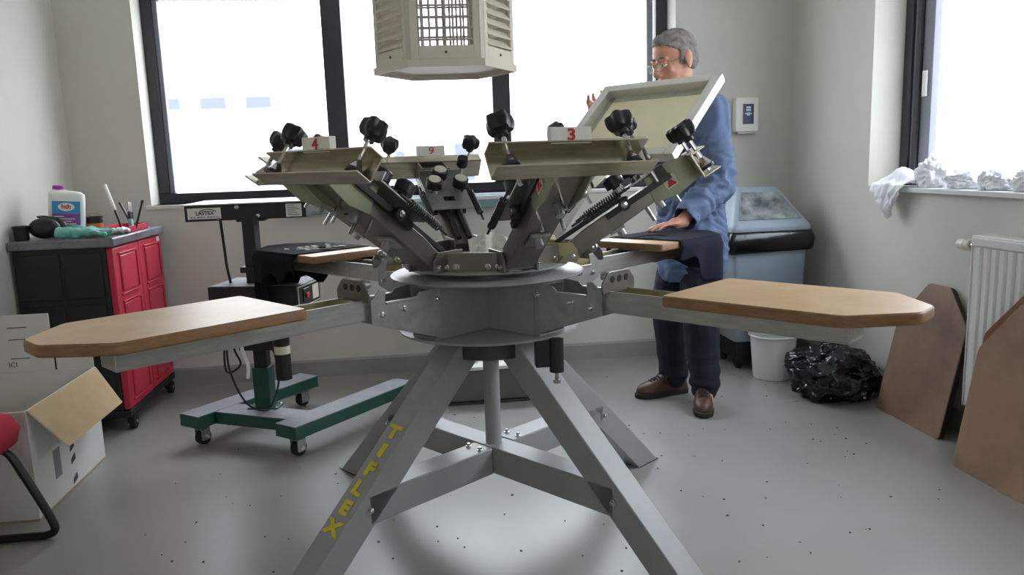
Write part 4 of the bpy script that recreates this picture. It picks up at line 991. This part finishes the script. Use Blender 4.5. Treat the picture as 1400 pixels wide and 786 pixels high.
mb = MB(); mb.lathe([(0.035, -.01), (0.035, .01)], 16, T(.15, .1, .035) @ Ry(PI / 2)); mb.build('wheel', M_rubber, bn)
mb = MB(); mb.b2((-.17, -.13, .05), (.17, .13, .16)); mb.build('trolley_base', M_black, bn, bevel=0.006)

# ------------------------------------------------------------------ white bucket
bk = tag(empty('plastic_bucket', (1.665, 1.485, 0)), 'plain white plastic bucket on the floor in front of the bin', 'bucket')
mb = MB(); mb.lathe([(0.098, 0), (0.102, 0.004), (0.122, 0.255), (0.128, 0.257), (0.128, 0.272), (0.122, 0.274), (0.117, 0.268), (0.098, 0.008), (0.001, 0.007)], 40); mb.build('pail', M_bucket, bk)
mb = MB(); mb.tube([(0.126 * math.cos(a), 0.126 * math.sin(a), 0.235) for a in [2 * PI * k / 40 for k in range(40)]], 0.005, 6, closed=True); mb.build('rim_band', M_bucket, bk)
mb = MB(); mb.tube(curve_pts([(-0.13, 0, 0.245), (-0.12, 0.09, 0.262), (0, 0.142, 0.27), (0.12, 0.09, 0.262), (0.13, 0, 0.245)]), 0.003, 6); mb.build('bail_handle', M_steel, bk)

# ------------------------------------------------------------------ black rubbish bag
bm = bmesh.new(); bmesh.ops.create_icosphere(bm, subdivisions=6, radius=1.0)
for v in bm.verts:
    d = v.co.normalized()
    rr = 1 + 0.22 * noise.noise(d * 1.6 + Vector((3, 1, 0)))
    c1 = 1 - abs(noise.noise(d * 2.8 + Vector((0, 5, 2)))); c2 = 1 - abs(noise.noise(d * 6.5 + Vector((7, 0, 4)))); c3 = 1 - abs(noise.noise(d * 13 + Vector((1, 2, 9))))
    rr += 0.24 * (c1 ** 2 - 0.55) + 0.05 * (c2 ** 2 - 0.55) + 0.006 * (c3 ** 2 - 0.6)
    v.co = Vector((d.x * rr * 0.205, d.y * rr * 0.18, d.z * rr * 0.145))
for v in bm.verts: v.co.z = max(v.co.z, -0.098)
me = bpy.data.meshes.new('rubbish_bag'); bm.to_mesh(me); bm.free(); me.materials.append(M_bagm); me.polygons.foreach_set('use_smooth', [True] * len(me.polygons))
tag(link('rubbish_bag', me, None, T(1.795, 1.12, 0.098) @ Rz(R(-30))), 'crumpled shiny black plastic rubbish bag slumped on the floor', 'bag')

# ------------------------------------------------------------------ spare platens leaning on the right wall
def lean_board(y0, y1, xb, lean, H_, thick, lab, m_face, seed):
    wd = y1 - y0
    o = empty('spare_platen', (xb, (y0 + y1) / 2, 0)); o.rotation_euler = (0, lean, 0)
    h = wd / 2
    poly = rounded([(-h, 0), (h, 0), (h, H_ - 0.20), (h * 0.30, H_), (-h * 0.30, H_), (-h, H_ - 0.15)], 0.02)
    BMx = Matrix(((0, 0, 1, 0), (1, 0, 0, 0), (0, 1, 0, 0), (0, 0, 0, 1)))
    mb = MB(); mb.prism(poly, 0.0, 0.006, BMx); mb.build('face_board', m_face, o, bevel=0.003, smooth=False)
    pz = [(p_[0] * 0.985, 0.006 + p_[1] * 0.985) for p_ in poly]
    mb = MB(); mb.prism(pz, 0.006, thick, BMx); mb.build('backing', M_oldedge, o, bevel=0.002, smooth=False)
    tag(o, lab, 'board', 'spare platens leaning on the right wall'); return o
lean_board(0.445, 0.885, 1.885, R(12), 0.625, 0.03, 'brown stained spare platen leaning next to the black rubbish bag', M_oldwood, 1)
M_old2 = mat('stained_board_light', (168, 136, 104), 0.42, rgb2=(128, 98, 80), vscale=2.6, lo=0.3, hi=0.72)
lean_board(-0.25, 0.20, 1.765, R(10), 0.66, 0.025, 'lighter tan spare platen standing in front of the radiator end', M_old2, 2)
M_old3 = mat('stained_board_red', (128, 78, 56), 0.42, var=0.1, vscale=4)
lean_board(-0.28, 0.235, 1.84, R(6), 0.70, 0.022, 'reddish spare platen tucked behind the tan one by the radiator', M_old3, 3)

# ------------------------------------------------------------------ radiator
rd = tag(empty('radiator', (XR - 0.07, -0.26, 0)), 'white ribbed panel radiator on the wall under the right window', 'radiator')
RZa, RZb, RYa, RYb = 0.16, 0.852, -0.72, 0.66
yo = 0.26
mb = MB(); mb.b2((-0.02, -0.96 + yo - 0.02, RZa), (0.03, 0.40 + yo, RZb - 0.01)); mb.build('back_panel', M_rad, rd, bevel=0.003)
y_ = 0.36 + yo; k = 0
while y_ > -0.94 + yo:
    mb = MB(); mb.prism([(-0.03, y_ - 0.011), (-0.03, y_ + 0.011), (-0.02, y_ + 0.017), (-0.018, y_ - 0.017)], RZa + 0.03, RZb - 0.045); mb.build('panel_rib', M_rad, rd, bevel=0.002, smooth=False); y_ -= 0.042
mb = MB(); mb.b2((-0.03, -0.96 + yo, RZb - 0.04), (-0.018, 0.40 + yo, RZb - 0.008)); mb.build('top_channel', M_rad, rd, bevel=0.003)
mb = MB(); mb.b2((-0.026, -0.97 + yo, RZb - 0.012), (0.066, 0.404 + yo, RZb)); mb.build('top_grille', M_rad, rd, bevel=0.003)
mb = MB(); mb.b2((-0.026, 0.40 + yo, RZa), (0.066, 0.404 + yo, RZb - 0.012)); mb.build('side_cover', M_rad, rd, bevel=0.002)
VM = T(0.01, 0.41 + yo, 0.805) @ Rx(-PI / 2)
mb = MB(VM); mb.lathe([(0.012, 0), (0.012, 0.02), (0.015, 0.022), (0.015, 0.035)], 14); v_ = mb.build('valve_body', M_chrome, rd)
mb = MB(VM); mb.lathe([(0.02, 0.035), (0.024, 0.038), (0.024, 0.062), (0.018, 0.066)], 22); mb.build('valve_collar', M_cap, v_)
mb = MB(VM); mb.lathe([(0.017, 0.066), (0.021, 0.07), (0.020, 0.105), (0.013, 0.112)], 22); mb.build('valve_head', M_white, v_)

# ------------------------------------------------------------------ rags on the right sill
def rag(loc, rx, ry, rz_, seed, lab):
    bm = bmesh.new(); bmesh.ops.create_icosphere(bm, subdivisions=5, radius=1.0)
    for v in bm.verts:
        d = v.co.normalized(); rr = 1 + 0.25 * noise.noise(d * 1.7 + Vector((seed, 0, 0)))
        c1 = 1 - abs(noise.noise(d * 3.1 + Vector((0, seed, 2)))); c2 = 1 - abs(noise.noise(d * 7 + Vector((seed, 3, 0))))
        rr += 0.30 * (c1 ** 2 - 0.6) + 0.12 * (c2 ** 2 - 0.6)
        v.co = Vector((d.x * rr * rx, d.y * rr * ry, max(-0.55, d.z * rr) * rz_))
    mz = min(v.co.z for v in bm.verts)
    me = bpy.data.meshes.new('rag'); bm.to_mesh(me); bm.free(); me.materials.append(M_cloth); me.polygons.foreach_set('use_smooth', [True] * len(me.polygons))
    tag(link('cotton_rag', me, None, T(loc[0], loc[1], loc[2] - mz)), lab, 'rag', 'white rags on the window sill')
SZ = RZ0 + 0.005
yy = [0.86, 0.66, 0.47, 0.28, 0.08]
rlab = ['white rag bundled on the sill right next to the hanging rag', 'low crumpled white rag second along the sill from the hanging rag', 'crumpled white rag third along the sill from the hanging rag', 'crumpled white rag fourth along the sill from the hanging rag', 'crumpled white rag fifth along the sill from the hanging rag']
for k, y_ in enumerate(yy):
    rag((XR + 0.055, y_, SZ), 0.06, 0.082, (0.085, 0.05, 0.055, 0.06, 0.06)[k], 2.3 * k + 1, rlab[k])
# hanging rag: sheet draped over the sill edge
hm = MB(); NU, NV = 26, 34; vs = []
for j in range(NV):
    t_ = j / (NV - 1)
    for i in range(NU):
        u = i / (NU - 1) - 0.5
        if t_ < 0.45:
            f_ = t_ / 0.45; x_ = XR + 0.10 - 0.145 * f_; z_ = SZ + 0.012 + 0.075 * math.sin(min(1, f_ * 1.1) * PI) ** 1.0 * (0.6 + 0.4 * math.cos(u * 5)) + 0.01 * noise.noise(Vector((u * 9, t_ * 9, 1)))
            wd = 0.24
        else:
            f_ = (t_ - 0.45) / 0.55; x_ = XR - 0.045 - 0.012 * math.sin(f_ * PI); z_ = SZ + 0.012 - 0.16 * f_ ** 0.9 * (1 - 2.2 * (u + 0.05) ** 2 * f_); wd = 0.24 - 0.15 * f_
        fold = 0.018 * math.sin(u * 26 + 2.4 * math.sin(t_ * 5)) * (0.3 + 0.7 * t_) + 0.012 * noise.noise(Vector((u * 10, t_ * 8, 4)))
        vs.append((x_ - (abs(fold) + fold * 0.5 if t_ >= 0.4 else 0), 1.055 + u * wd - 0.03 * t_, z_ + (max(0, fold) * 0.9 if t_ < 0.45 else 0)))
fs = [(j * NU + i, j * NU + i + 1, (j + 1) * NU + i + 1, (j + 1) * NU + i) for j in range(NV - 1) for i in range(NU - 1)]
hm.add(vs, fs); o = hm.build('cotton_rag', M_cloth, None, ang=80)
a_ = o.modifiers.new('s', 'SUBSURF'); a_.levels = 1; a_.render_levels = 1
b_ = o.modifiers.new('t', 'SOLIDIFY'); b_.thickness = 0.004
tag(o, 'white rag draped over the sill corner and hanging down the wall', 'rag', 'white rags on the window sill')

# ------------------------------------------------------------------ wall control
wc_ = tag(empty('wall_controller', (1.757, YB, 1.32)), 'white wall controller with a dark blue display beside the man', 'controller')
mb = MB(); mb.prism(rounded([(-0.075, 0), (0.068, 0), (0.068, 0.20), (-0.075, 0.20)], 0.016), 0, 0.05, Rx(PI / 2)); mb.build('housing', M_white, wc_, bevel=0.005)
mb = MB(); mb.b2((-0.03, -0.053, 0.045), (0.036, -0.05, 0.16)); d_ = mb.build('display', M_screen, wc_, bevel=0.001)
for k, (x_, z_, ww, hh_) in enumerate(((0.003, 0.14, 0.014, 0.006), (0.003, 0.125, 0.014, 0.006), (-0.012, 0.105, 0.006, 0.004), (0.003, 0.102, 0.009, 0.009), (0.018, 0.105, 0.006, 0.004))):
    mb = MB(); mb.b2((x_ - ww, -0.0542, z_ - hh_), (x_ + ww, -0.053, z_ + hh_)); mb.build('display_icon', M_icon, d_, smooth=False)
mb = MB(); mb.b2((-0.06, -0.045, -0.012), (0.05, 0, 0.0)); mb.build('lower_lip', M_steel, wc_, bevel=0.003)

# ------------------------------------------------------------------ paper inside the head ring
pg = MB(); NU = 14
vs = [(0.02 + 0.13 * (i / 13 - 0.5), 0.07 + 0.02 * math.sin(i * .9) + 0.07 * (j / 13), 0.9 + 0.07 * (j / 13) * (1 - 0.5 * abs(i / 13 - 0.55)) + 0.012 * noise.noise(Vector((i * .4, j * .4, 2)))) for j in range(14) for i in range(14)]
pg.add(vs, [(j * 14 + i, j * 14 + i + 1, (j + 1) * 14 + i + 1, (j + 1) * 14 + i) for j in range(13) for i in range(13)])
o = pg.build('paper_sheet', M_paperw, None, ang=60); a_ = o.modifiers.new('t', 'SOLIDIFY'); a_.thickness = 0.0012
tag(o, 'crumpled white paper sheet tucked inside the ring of print heads', 'paper')

# ------------------------------------------------------------------ chips on the floor
random.seed(5); db = MB()
for k in range(260):
    x_, y_ = random.uniform(-1.2, 1.7), random.uniform(-1.6, 1.7)
    r_ = random.uniform(0.0018, 0.0055); a = random.uniform(0, 6.3)
    db.prism([(x_ + r_ * math.cos(a + q_ * 1.57) * random.uniform(.5, 1.2), y_ + r_ * math.sin(a + q_ * 1.57)) for q_ in range(4)], 0.0002, 0.0022)
tag(db.build('floor_debris', M_floordirt, None, smooth=False), 'tiny dark chips scattered over the painted concrete floor', 'debris', kind='stuff')
# ------------------------------------------------------------------ person
man = tag(empty('person', (1.09, 1.22, 0)), 'grey-haired man in glasses and blue work coat leaning over the press', 'person')
mM = T(1.09, 1.22, 0).inverted()
V3 = Vector
Lhip, Lknee, Lank = V3((1.115, 1.15, .86)), V3((1.105, 1.09, .47)), V3((1.135, 1.10, .10))
Rhip, Rknee, Rank = V3((1.10, 1.31, .86)), V3((1.02, 1.30, .47)), V3((1.055, 1.315, .10))
pelv, belly, chest, neck = V3((1.11, 1.23, .92)), V3((1.10, 1.225, 1.08)), V3((1.085, 1.21, 1.30)), V3((1.065, 1.19, 1.475))
headC = V3((1.005, 1.17, 1.628))
Lsh, Lel, Lwr = V3((1.125, 1.035, 1.385)), V3((1.12, 0.945, 1.065)), V3((0.905, 0.80, 0.916))
Rsh, Rel, Rwr = V3((1.04, 1.375, 1.39)), V3((0.90, 1.34, 1.17)), SM @ V3((SL - 0.06, SW - 0.052, -0.034))
body = MB(mM)
# trunk and limbs beneath the clothes
body.cap(pelv, belly, .115, .11); body.cap(belly, chest, .11, .12); body.cap(chest, neck, .10, .06)
body.cap(Lsh, Rsh, .06, .06)
for a_, b_, c_ in ((Lhip, Lknee, Lank), (Rhip, Rknee, Rank)): body.cap(a_, b_, .075, .052); body.cap(b_, c_, .05, .036)
for a_, b_, c_ in ((Lsh, Lel, Lwr), (Rsh, Rel, Rwr)): body.cap(a_, b_, .046, .037); body.cap(b_, c_, .037, .027)
body.cap(neck, V3((1.03, 1.18, 1.56)), .060, .058)
for a_, tdir in ((Lank, V3((-.25, -.97, 0))), (Rank, V3((-.98, -.12, 0)))): body.cap(a_ - V3((0, 0, .04)), a_ + tdir * .12 - V3((0, 0, .06)), .036, .03)
# head
face_az, pitch = R(196), R(17)
HM = T(headC) @ Rz(face_az) @ Ry(pitch) @ Matrix.Scale(1.09, 4)
hb = MB(mM @ HM)
hb.ell((-.012, 0, .036), (.098, .077, .084), n=24, k=16)
hb.ell((.024, 0, -.035), (.066, .058, .080), n=20, k=14)
hb.ell((.055, 0, -.096), (.030, .032, .022)); hb.ell((.03, 0, -.085), (.045, .045, .03))
for s in (-1, 1):
    hb.ell((-.005, s * .045, -.055), (.040, .016, .036)); hb.ell((.056, s * .038, -.026), (.020, .018, .018))
    hb.ell((.074, s * .032, .020), (.014, .026, .009)); hb.ell((.097, s * .0125, -.038), (.012, .009, .009))
    hb.ell((-.014, s * .078, -.008), (.019, .008, .033), Rz(s * 0.0)); hb.ell((-.02, s * .084, .006), (.014, .005, .022)); hb.ell((-.008, s * .08, -.036), (.009, .006, .010))
hb.cap((.078, 0, .012), (.106, 0, -.030), .0095, .0135); hb.ell((.108, 0, -.034), (.012, .012, .011))
hb.ell((.084, 0, -.066), (.013, .026, .0075)); hb.ell((.082, 0, -.079), (.013, .023, .008)); hb.ell((.078, 0, -.055), (.014, .03, .018))
body.v += hb.v
off = len(body.v) - len(hb.v); body.f += [[i + off for i in f] for f in hb.f]; body.mi += hb.mi
# hands: local frame x = towards fingers, y = towards thumb side, z = back of hand
def hand(mb, HMx, curls, thumb, spread=0.09):
    q = MB(mM @ HMx)
    q.ell((.045, 0, 0), (.052, .040, .0145), n=16, k=10); q.ell((.075, 0, .001), (.022, .040, .013), n=16, k=10); q.cap((-.02, 0, 0), (.03, 0, 0), .026, .028)
    for k in range(4):
        y = .031 - .0205 * k; ln = (.074, .084, .078, .060)[k]; a0 = spread * (1.5 - k) * 0.55
        p0 = V3((.088 - .004 * abs(k - 1), y, .001)); ang_ = 0.0; segs = (.44, .32, .26); rr = (.0092, .0096, .0090, .0078)[k]
        for j in range(3):
            ang_ += curls[k] * (0.7, 1.0, 0.75)[j]
            d = V3((math.cos(ang_) * math.cos(a0), math.sin(a0) * math.cos(ang_), -math.sin(ang_)))
            p1 = p0 + d * ln * segs[j]; q.cap(p0, p1, rr, rr * .92, n=10); p0 = p1; rr *= .92
    p0 = V3((.018, .026, -.006))
    for d, ln, r_ in thumb: p1 = p0 + V3(d).normalized() * ln; q.cap(p0, p1, r_, r_ * .93, n=10); p0 = p1
    o_ = len(mb.v); mb.v += q.v; mb.f += [[i + o_ for i in f] for f in q.f]; mb.mi += q.mi
def basis(p, x, z):
    x = V3(x).normalized(); z = V3(z); z = (z - x * z.dot(x)).normalized(); y = z.cross(x)
    return Matrix(((x.x, y.x, z.x, p[0]), (x.y, y.y, z.y, p[1]), (x.z, y.z, z.z, p[2]), (0, 0, 0, 1)))
# left hand on the shirt (thumb side is -y of a palm-down left hand pointing -x ... mirrored by basis)
LH = basis(Lwr, (-.97, -.20, -.07), (-.10, .06, .97)) @ Matrix.Scale(.92, 4)
LHm = LH @ Matrix.Diagonal((1, -1, 1, 1))
def hand_m(mb, Mx, curls, thumb):
    q = MB(); sv = MB(); hand_tmp = MB()
    o_f = len(mb.f); hand(mb, Mx, curls, thumb)
    for i in range(o_f, len(mb.f)): mb.f[i] = list(reversed(mb.f[i]))
hand_m(body, LHm, (.20, .17, .18, .22), (((.55, .75, -.25), .036, .0115), ((.85, .35, -.30), .030, .0105), ((.95, .1, -.25), .024, .0095)))
# right hand hooked over the far-left corner of the screen
RH = basis(Rwr, ey, -ez)
hand(body, RH, (.85, .84, .86, .88), (((.55, .70, -.45), .036, .0115), ((.8, .2, -.55), .030, .0105), ((.9, .0, -.4), .022, .0095)))
me = remesh(body, 'body', M_skin, 0.0052, 3, 0.5)
link('body', me, man)
# eyes, brows, mouth, glasses
hh2 = mM @ HM
for s in (-1, 1):
    mb = MB(hh2); mb.ell((.0755, s * .031, -.001), (.012, .0145, .0085), n=16, k=10); e = mb.build('eye', M_eye, man)
    mb = MB(hh2); mb.ell((.0855, s * .031, -.003), (.003, .0055, .0055), n=12, k=8); mb.build('iris', M_iris, e)
    mb = MB(hh2); mb.ell((.077, s * .031, .006), (.0125, .0165, .0065), n=14, k=8); mb.build('eyelid', M_skin, e)
    mb = MB(hh2); mb.tube(curve_pts([(.088, s * .014, .024), (.089, s * .030, .030), (.078, s * .050, .024)], 5), [.004] * 10 + [.002], 7); mb.build('eyebrow', M_hair, man)
mb = MB(hh2); mb.ell((.0955, 0, -.0725), (.004, .021, .0022)); mb.build('mouth_line', M_lip, man)
gl = MB(hh2)
for s in (-1, 1):
    pts = [(.108 - .012 * abs(math.cos(a)) * (1 if s * math.cos(a) > 0 else 0), s * .034 + .024 * math.cos(a), -.006 + .016 * math.sin(a)) for a in [2 * PI * k / 20 for k in range(20)]]
    gl.tube(pts, .0013, 5, closed=True)
    gl.tube([(.100, s * .058, .002), (.06, s * .075, .004), (-.012, s * .083, .004), (-.03, s * .083, -.012)], .0013, 5)
gl.tube([(.109, -.010, -.002), (.113, 0, .001), (.109, .010, -.002)], .0013, 5)
go = gl.build('glasses', M_wire, man, label='thin metal rimmed glasses')
for s in (-1, 1):
    mb = MB(hh2); mb.lathe([(1, 0), (1, .0006)], 20, T(.1035, s * .034, -.006) @ Ry(PI / 2) @ Matrix.Diagonal((.0155, .0235, 1, 1))); mb.build('lens', M_lens, go)
# hair: short cap
hm_ = MB(hh2)
hm_.ell((-.013, 0, .038), (.099, .0785, .087), n=28, k=18); hm_.ell((-.05, 0, .0), (.062, .071, .062)); hm_.ell((.03, 0, .084), (.048, .052, .034)); 
for s in (-1, 1): hm_.ell((.004, s * .064, .03), (.034, .014, .04)); hm_.ell((-.045, s * .058, -.02), (.028, .017, .035))
me = remesh(hm_, 'hair', M_hair, 0.005, 2)
inv = hh2.inverted(); bm = bmesh.new(); bm.from_mesh(me)
dead = []
for v in bm.verts:
    c = inv @ v.co
    line = 0.072 - 0.30 * max(0, 0.055 - c.x)            # forehead hairline
    lo_ = max(0.074 - 0.9 * max(0, .066 - abs(c.x) if c.x < .066 else 0), -.058) if c.x > .02 else (-.030 if c.x > -.012 else -.062)
    if c.x > .02: lo_ = 0.048 + (c.x - .02) * 0.85 if abs(c.y) > .045 else 0.068 + (c.x - .02) * .40
    if c.z < lo_ - 0.012: dead.append(v)
bmesh.ops.delete(bm, geom=dead, context='VERTS'); bm.to_mesh(me); bm.free()
displace(me, lambda c: 0.002 * noise.noise((inv @ c) * 160) + 0.0015)
o = link('hair', me, man, label='short grey hair'); a_ = o.modifiers.new('t', 'SOLIDIFY'); a_.thickness = 0.004; a_.offset = -1
# coat
coat = MB(mM)
coat.cap(V3((1.11, 1.225, .70)), V3((1.11, 1.225, .92)), .165, .155); coat.cap(pelv, belly, .155, .15); coat.cap(belly, chest, .15, .155); coat.cap(chest, V3((1.07, 1.195, 1.40)), .15, .10)
coat.ell((1.08, 1.21, 1.28), (.145, .20, .16)); coat.ell((1.10, 1.225, 1.0), (.15, .185, .2)); coat.ell((1.11, 1.228, .78), (.155, .185, .22))
coat.cap(Lsh, Rsh, .078, .078)
coat.cap(Lsh, Lel, .083, .070); coat.cap(Lel, Lel + (Lwr - Lel) * .82, .070, .052); coat.cap(Lel + (Lwr - Lel) * .74, Lel + (Lwr - Lel) * .90, .054, .054)
coat.cap(Rsh, Rel, .08, .066); coat.cap(Rel, Rel + (Rwr - Rel) * .85, .066, .048)
coat.cap(chest + V3((-.0, 0, .12)), neck + V3((.0, 0, .0)), .085, .072)
me = remesh(coat, 'work_coat', M_coat, 0.009, 4)
bm = bmesh.new(); bm.from_mesh(me)
bmesh.ops.delete(bm, geom=[v for v in bm.verts if v.co.z < 0.60], context='VERTS')
wv = (Lwr - Lel).normalized(); wv2 = (Rwr - Rel).normalized()
bmesh.ops.delete(bm, geom=[v for v in bm.verts if ((v.co - (mM @ (Lel + (Lwr - Lel) * .93))).dot(wv) > 0 and (v.co - (mM @ Lwr)).length < .12) or ((v.co - (mM @ (Rel + (Rwr - Rel) * .86))).dot(wv2) > 0 and (v.co - (mM @ Rwr)).length < .12)], context='VERTS')
bm.to_mesh(me); bm.free()
lel, lsh, lwr_ = mM @ Lel, mM @ Lsh, mM @ Lwr
def wrinkle(c):
    f_ = 0.012 * noise.noise(c * 6)
    f_ += 0.024 * (0.5 - abs(noise.noise(V3((c.x * 9, c.y * 9, c.z * 16 + 4 * noise.noise(c * 5))))))
    d = (c - lel).length
    if d < .24: f_ += 0.034 * (1 - d / .24) * (0.4 - abs(noise.noise(V3((c.x * 16 + 3, c.y * 14, c.z * 30)))) * 1.4)
    return f_
displace(me, wrinkle)
o = link('work_coat', me, man, label='blue cotton work coat'); a_ = o.modifiers.new('t', 'SOLIDIFY'); a_.thickness = 0.005; a_.offset = -1
mb = MB(mM); mb.tube([neck + V3((.065 * math.cos(a) - .002, .065 * math.sin(a), .012 + .018 * math.cos(a))) for a in [2 * PI * k / 24 for k in range(24)]], .014, 8, closed=True); mb.build('collar', M_trous, man)
inst('cuff_button', MB().lathe([(.007, 0), (.008, .002), (.006, .003)], 12).mesh('cuff_button', M_trous), man, mM @ frame_to(Lel + (Lwr - Lel) * .80 + V3((.02, -.05, -.01)), (.2, -1, -.1)))
# trousers
tro = MB(mM)
tro.cap(V3((1.11, 1.23, .86)), V3((1.105, 1.23, .78)), .115, .115)
for a_, b_, c_ in ((Lhip, Lknee, Lank), (Rhip, Rknee, Rank)):
    tro.cap(a_ - V3((0, 0, .08)), b_, .098, .085); tro.cap(b_, c_ + V3((0, 0, .0)), .085, .070)
me = remesh(tro, 'trousers', M_trous, 0.009, 4)
bm = bmesh.new(); bm.from_mesh(me); bmesh.ops.delete(bm, geom=[v for v in bm.verts if v.co.z < 0.045 or v.co.z > .84], context='VERTS'); bm.to_mesh(me); bm.free()
displace(me, lambda c: 0.012 * (0.45 - abs(noise.noise(V3((c.x * 8, c.y * 8, c.z * 13))))) + (0.010 * math.sin(c.z * 70 + 3 * noise.noise(c * 8)) * max(0, 1 - c.z / .25)))
o = link('trousers', me, man, label='dark navy trousers'); a_ = o.modifiers.new('t', 'SOLIDIFY'); a_.thickness = 0.004; a_.offset = -1
# shoes
def shoe(ank, az):
    Mx = mM @ T(ank.x, ank.y, 0) @ Rz(az)
    def outline(sc, dx=0):
        pts = [(-.085, .0), (-.075, .028), (-.03, .034), (.04, .036), (.11, .048), (.165, .040), (.195, .012), (.195, -.012), (.165, -.042), (.11, -.046), (.04, -.036), (-.03, -.034), (-.075, -.028)]
        return [(p_[0] * sc + dx, p_[1] * sc) for p_ in rounded(pts, .02, 2)]
    def prof(x): return .045 + .055 * max(0, min(1, (0.09 - x) / .12)) 
    lo_ = loft([(outline(1.0), .018, 0, 0), (outline(1.03), .03, 0, 0), (outline(1.0), .05, 0, 0), (outline(.93, .0), .066, 0, 0), (outline(.70, -.012), .082, 0, 0), (outline(.48, -.022), .10, 0, 0), (outline(.42, -.024), .115, 0, 0)])
    lo_.M = I4; lo_.v = [Mx @ v for v in lo_.v]
    sh = lo_.build('shoe', M_shoe, man, ang=60, label='brown leather lace-up shoe')
    a_ = sh.modifiers.new('s', 'SUBSURF'); a_.levels = 1; a_.render_levels = 1
    so = loft([(outline(1.02), .0, 0, 0), (outline(1.06), .006, 0, 0), (outline(1.06), .024, 0, 0), (outline(1.02), .028, 0, 0)]); so.v = [Mx @ v for v in so.v]; so.build('sole', M_sole, sh, ang=50)
    lc = MB(Mx)
    for k in range(4):
        x_ = .078 + k * .015; z_ = .100 - k * .0055
        lc.tube(curve_pts([(x_, -.022, z_ - .006), (x_ + .004, 0, z_ + .002), (x_, .022, z_ - .006)], 4), .0036, 6)
    lc.tube(curve_pts([(.04, .0, .1), (.05, .03, .11), (.06, .045, .09), (.05, .02, .098)], 5), .0022, 6); lc.tube(curve_pts([(.04, .0, .1), (.05, -.03, .11), (.062, -.045, .09), (.05, -.02, .098)], 5), .0022, 6)
    lc.build('laces', M_sole, sh)
    tg = MB(Mx); tg.ell((.070, 0, .080), (.055, .020, .016), n=18, k=10); tg.build('tongue', M_sole, sh)
shoe(V3((1.12, 1.10, 0)), R(-108)); shoe(V3((1.045, 1.315, 0)), R(190))
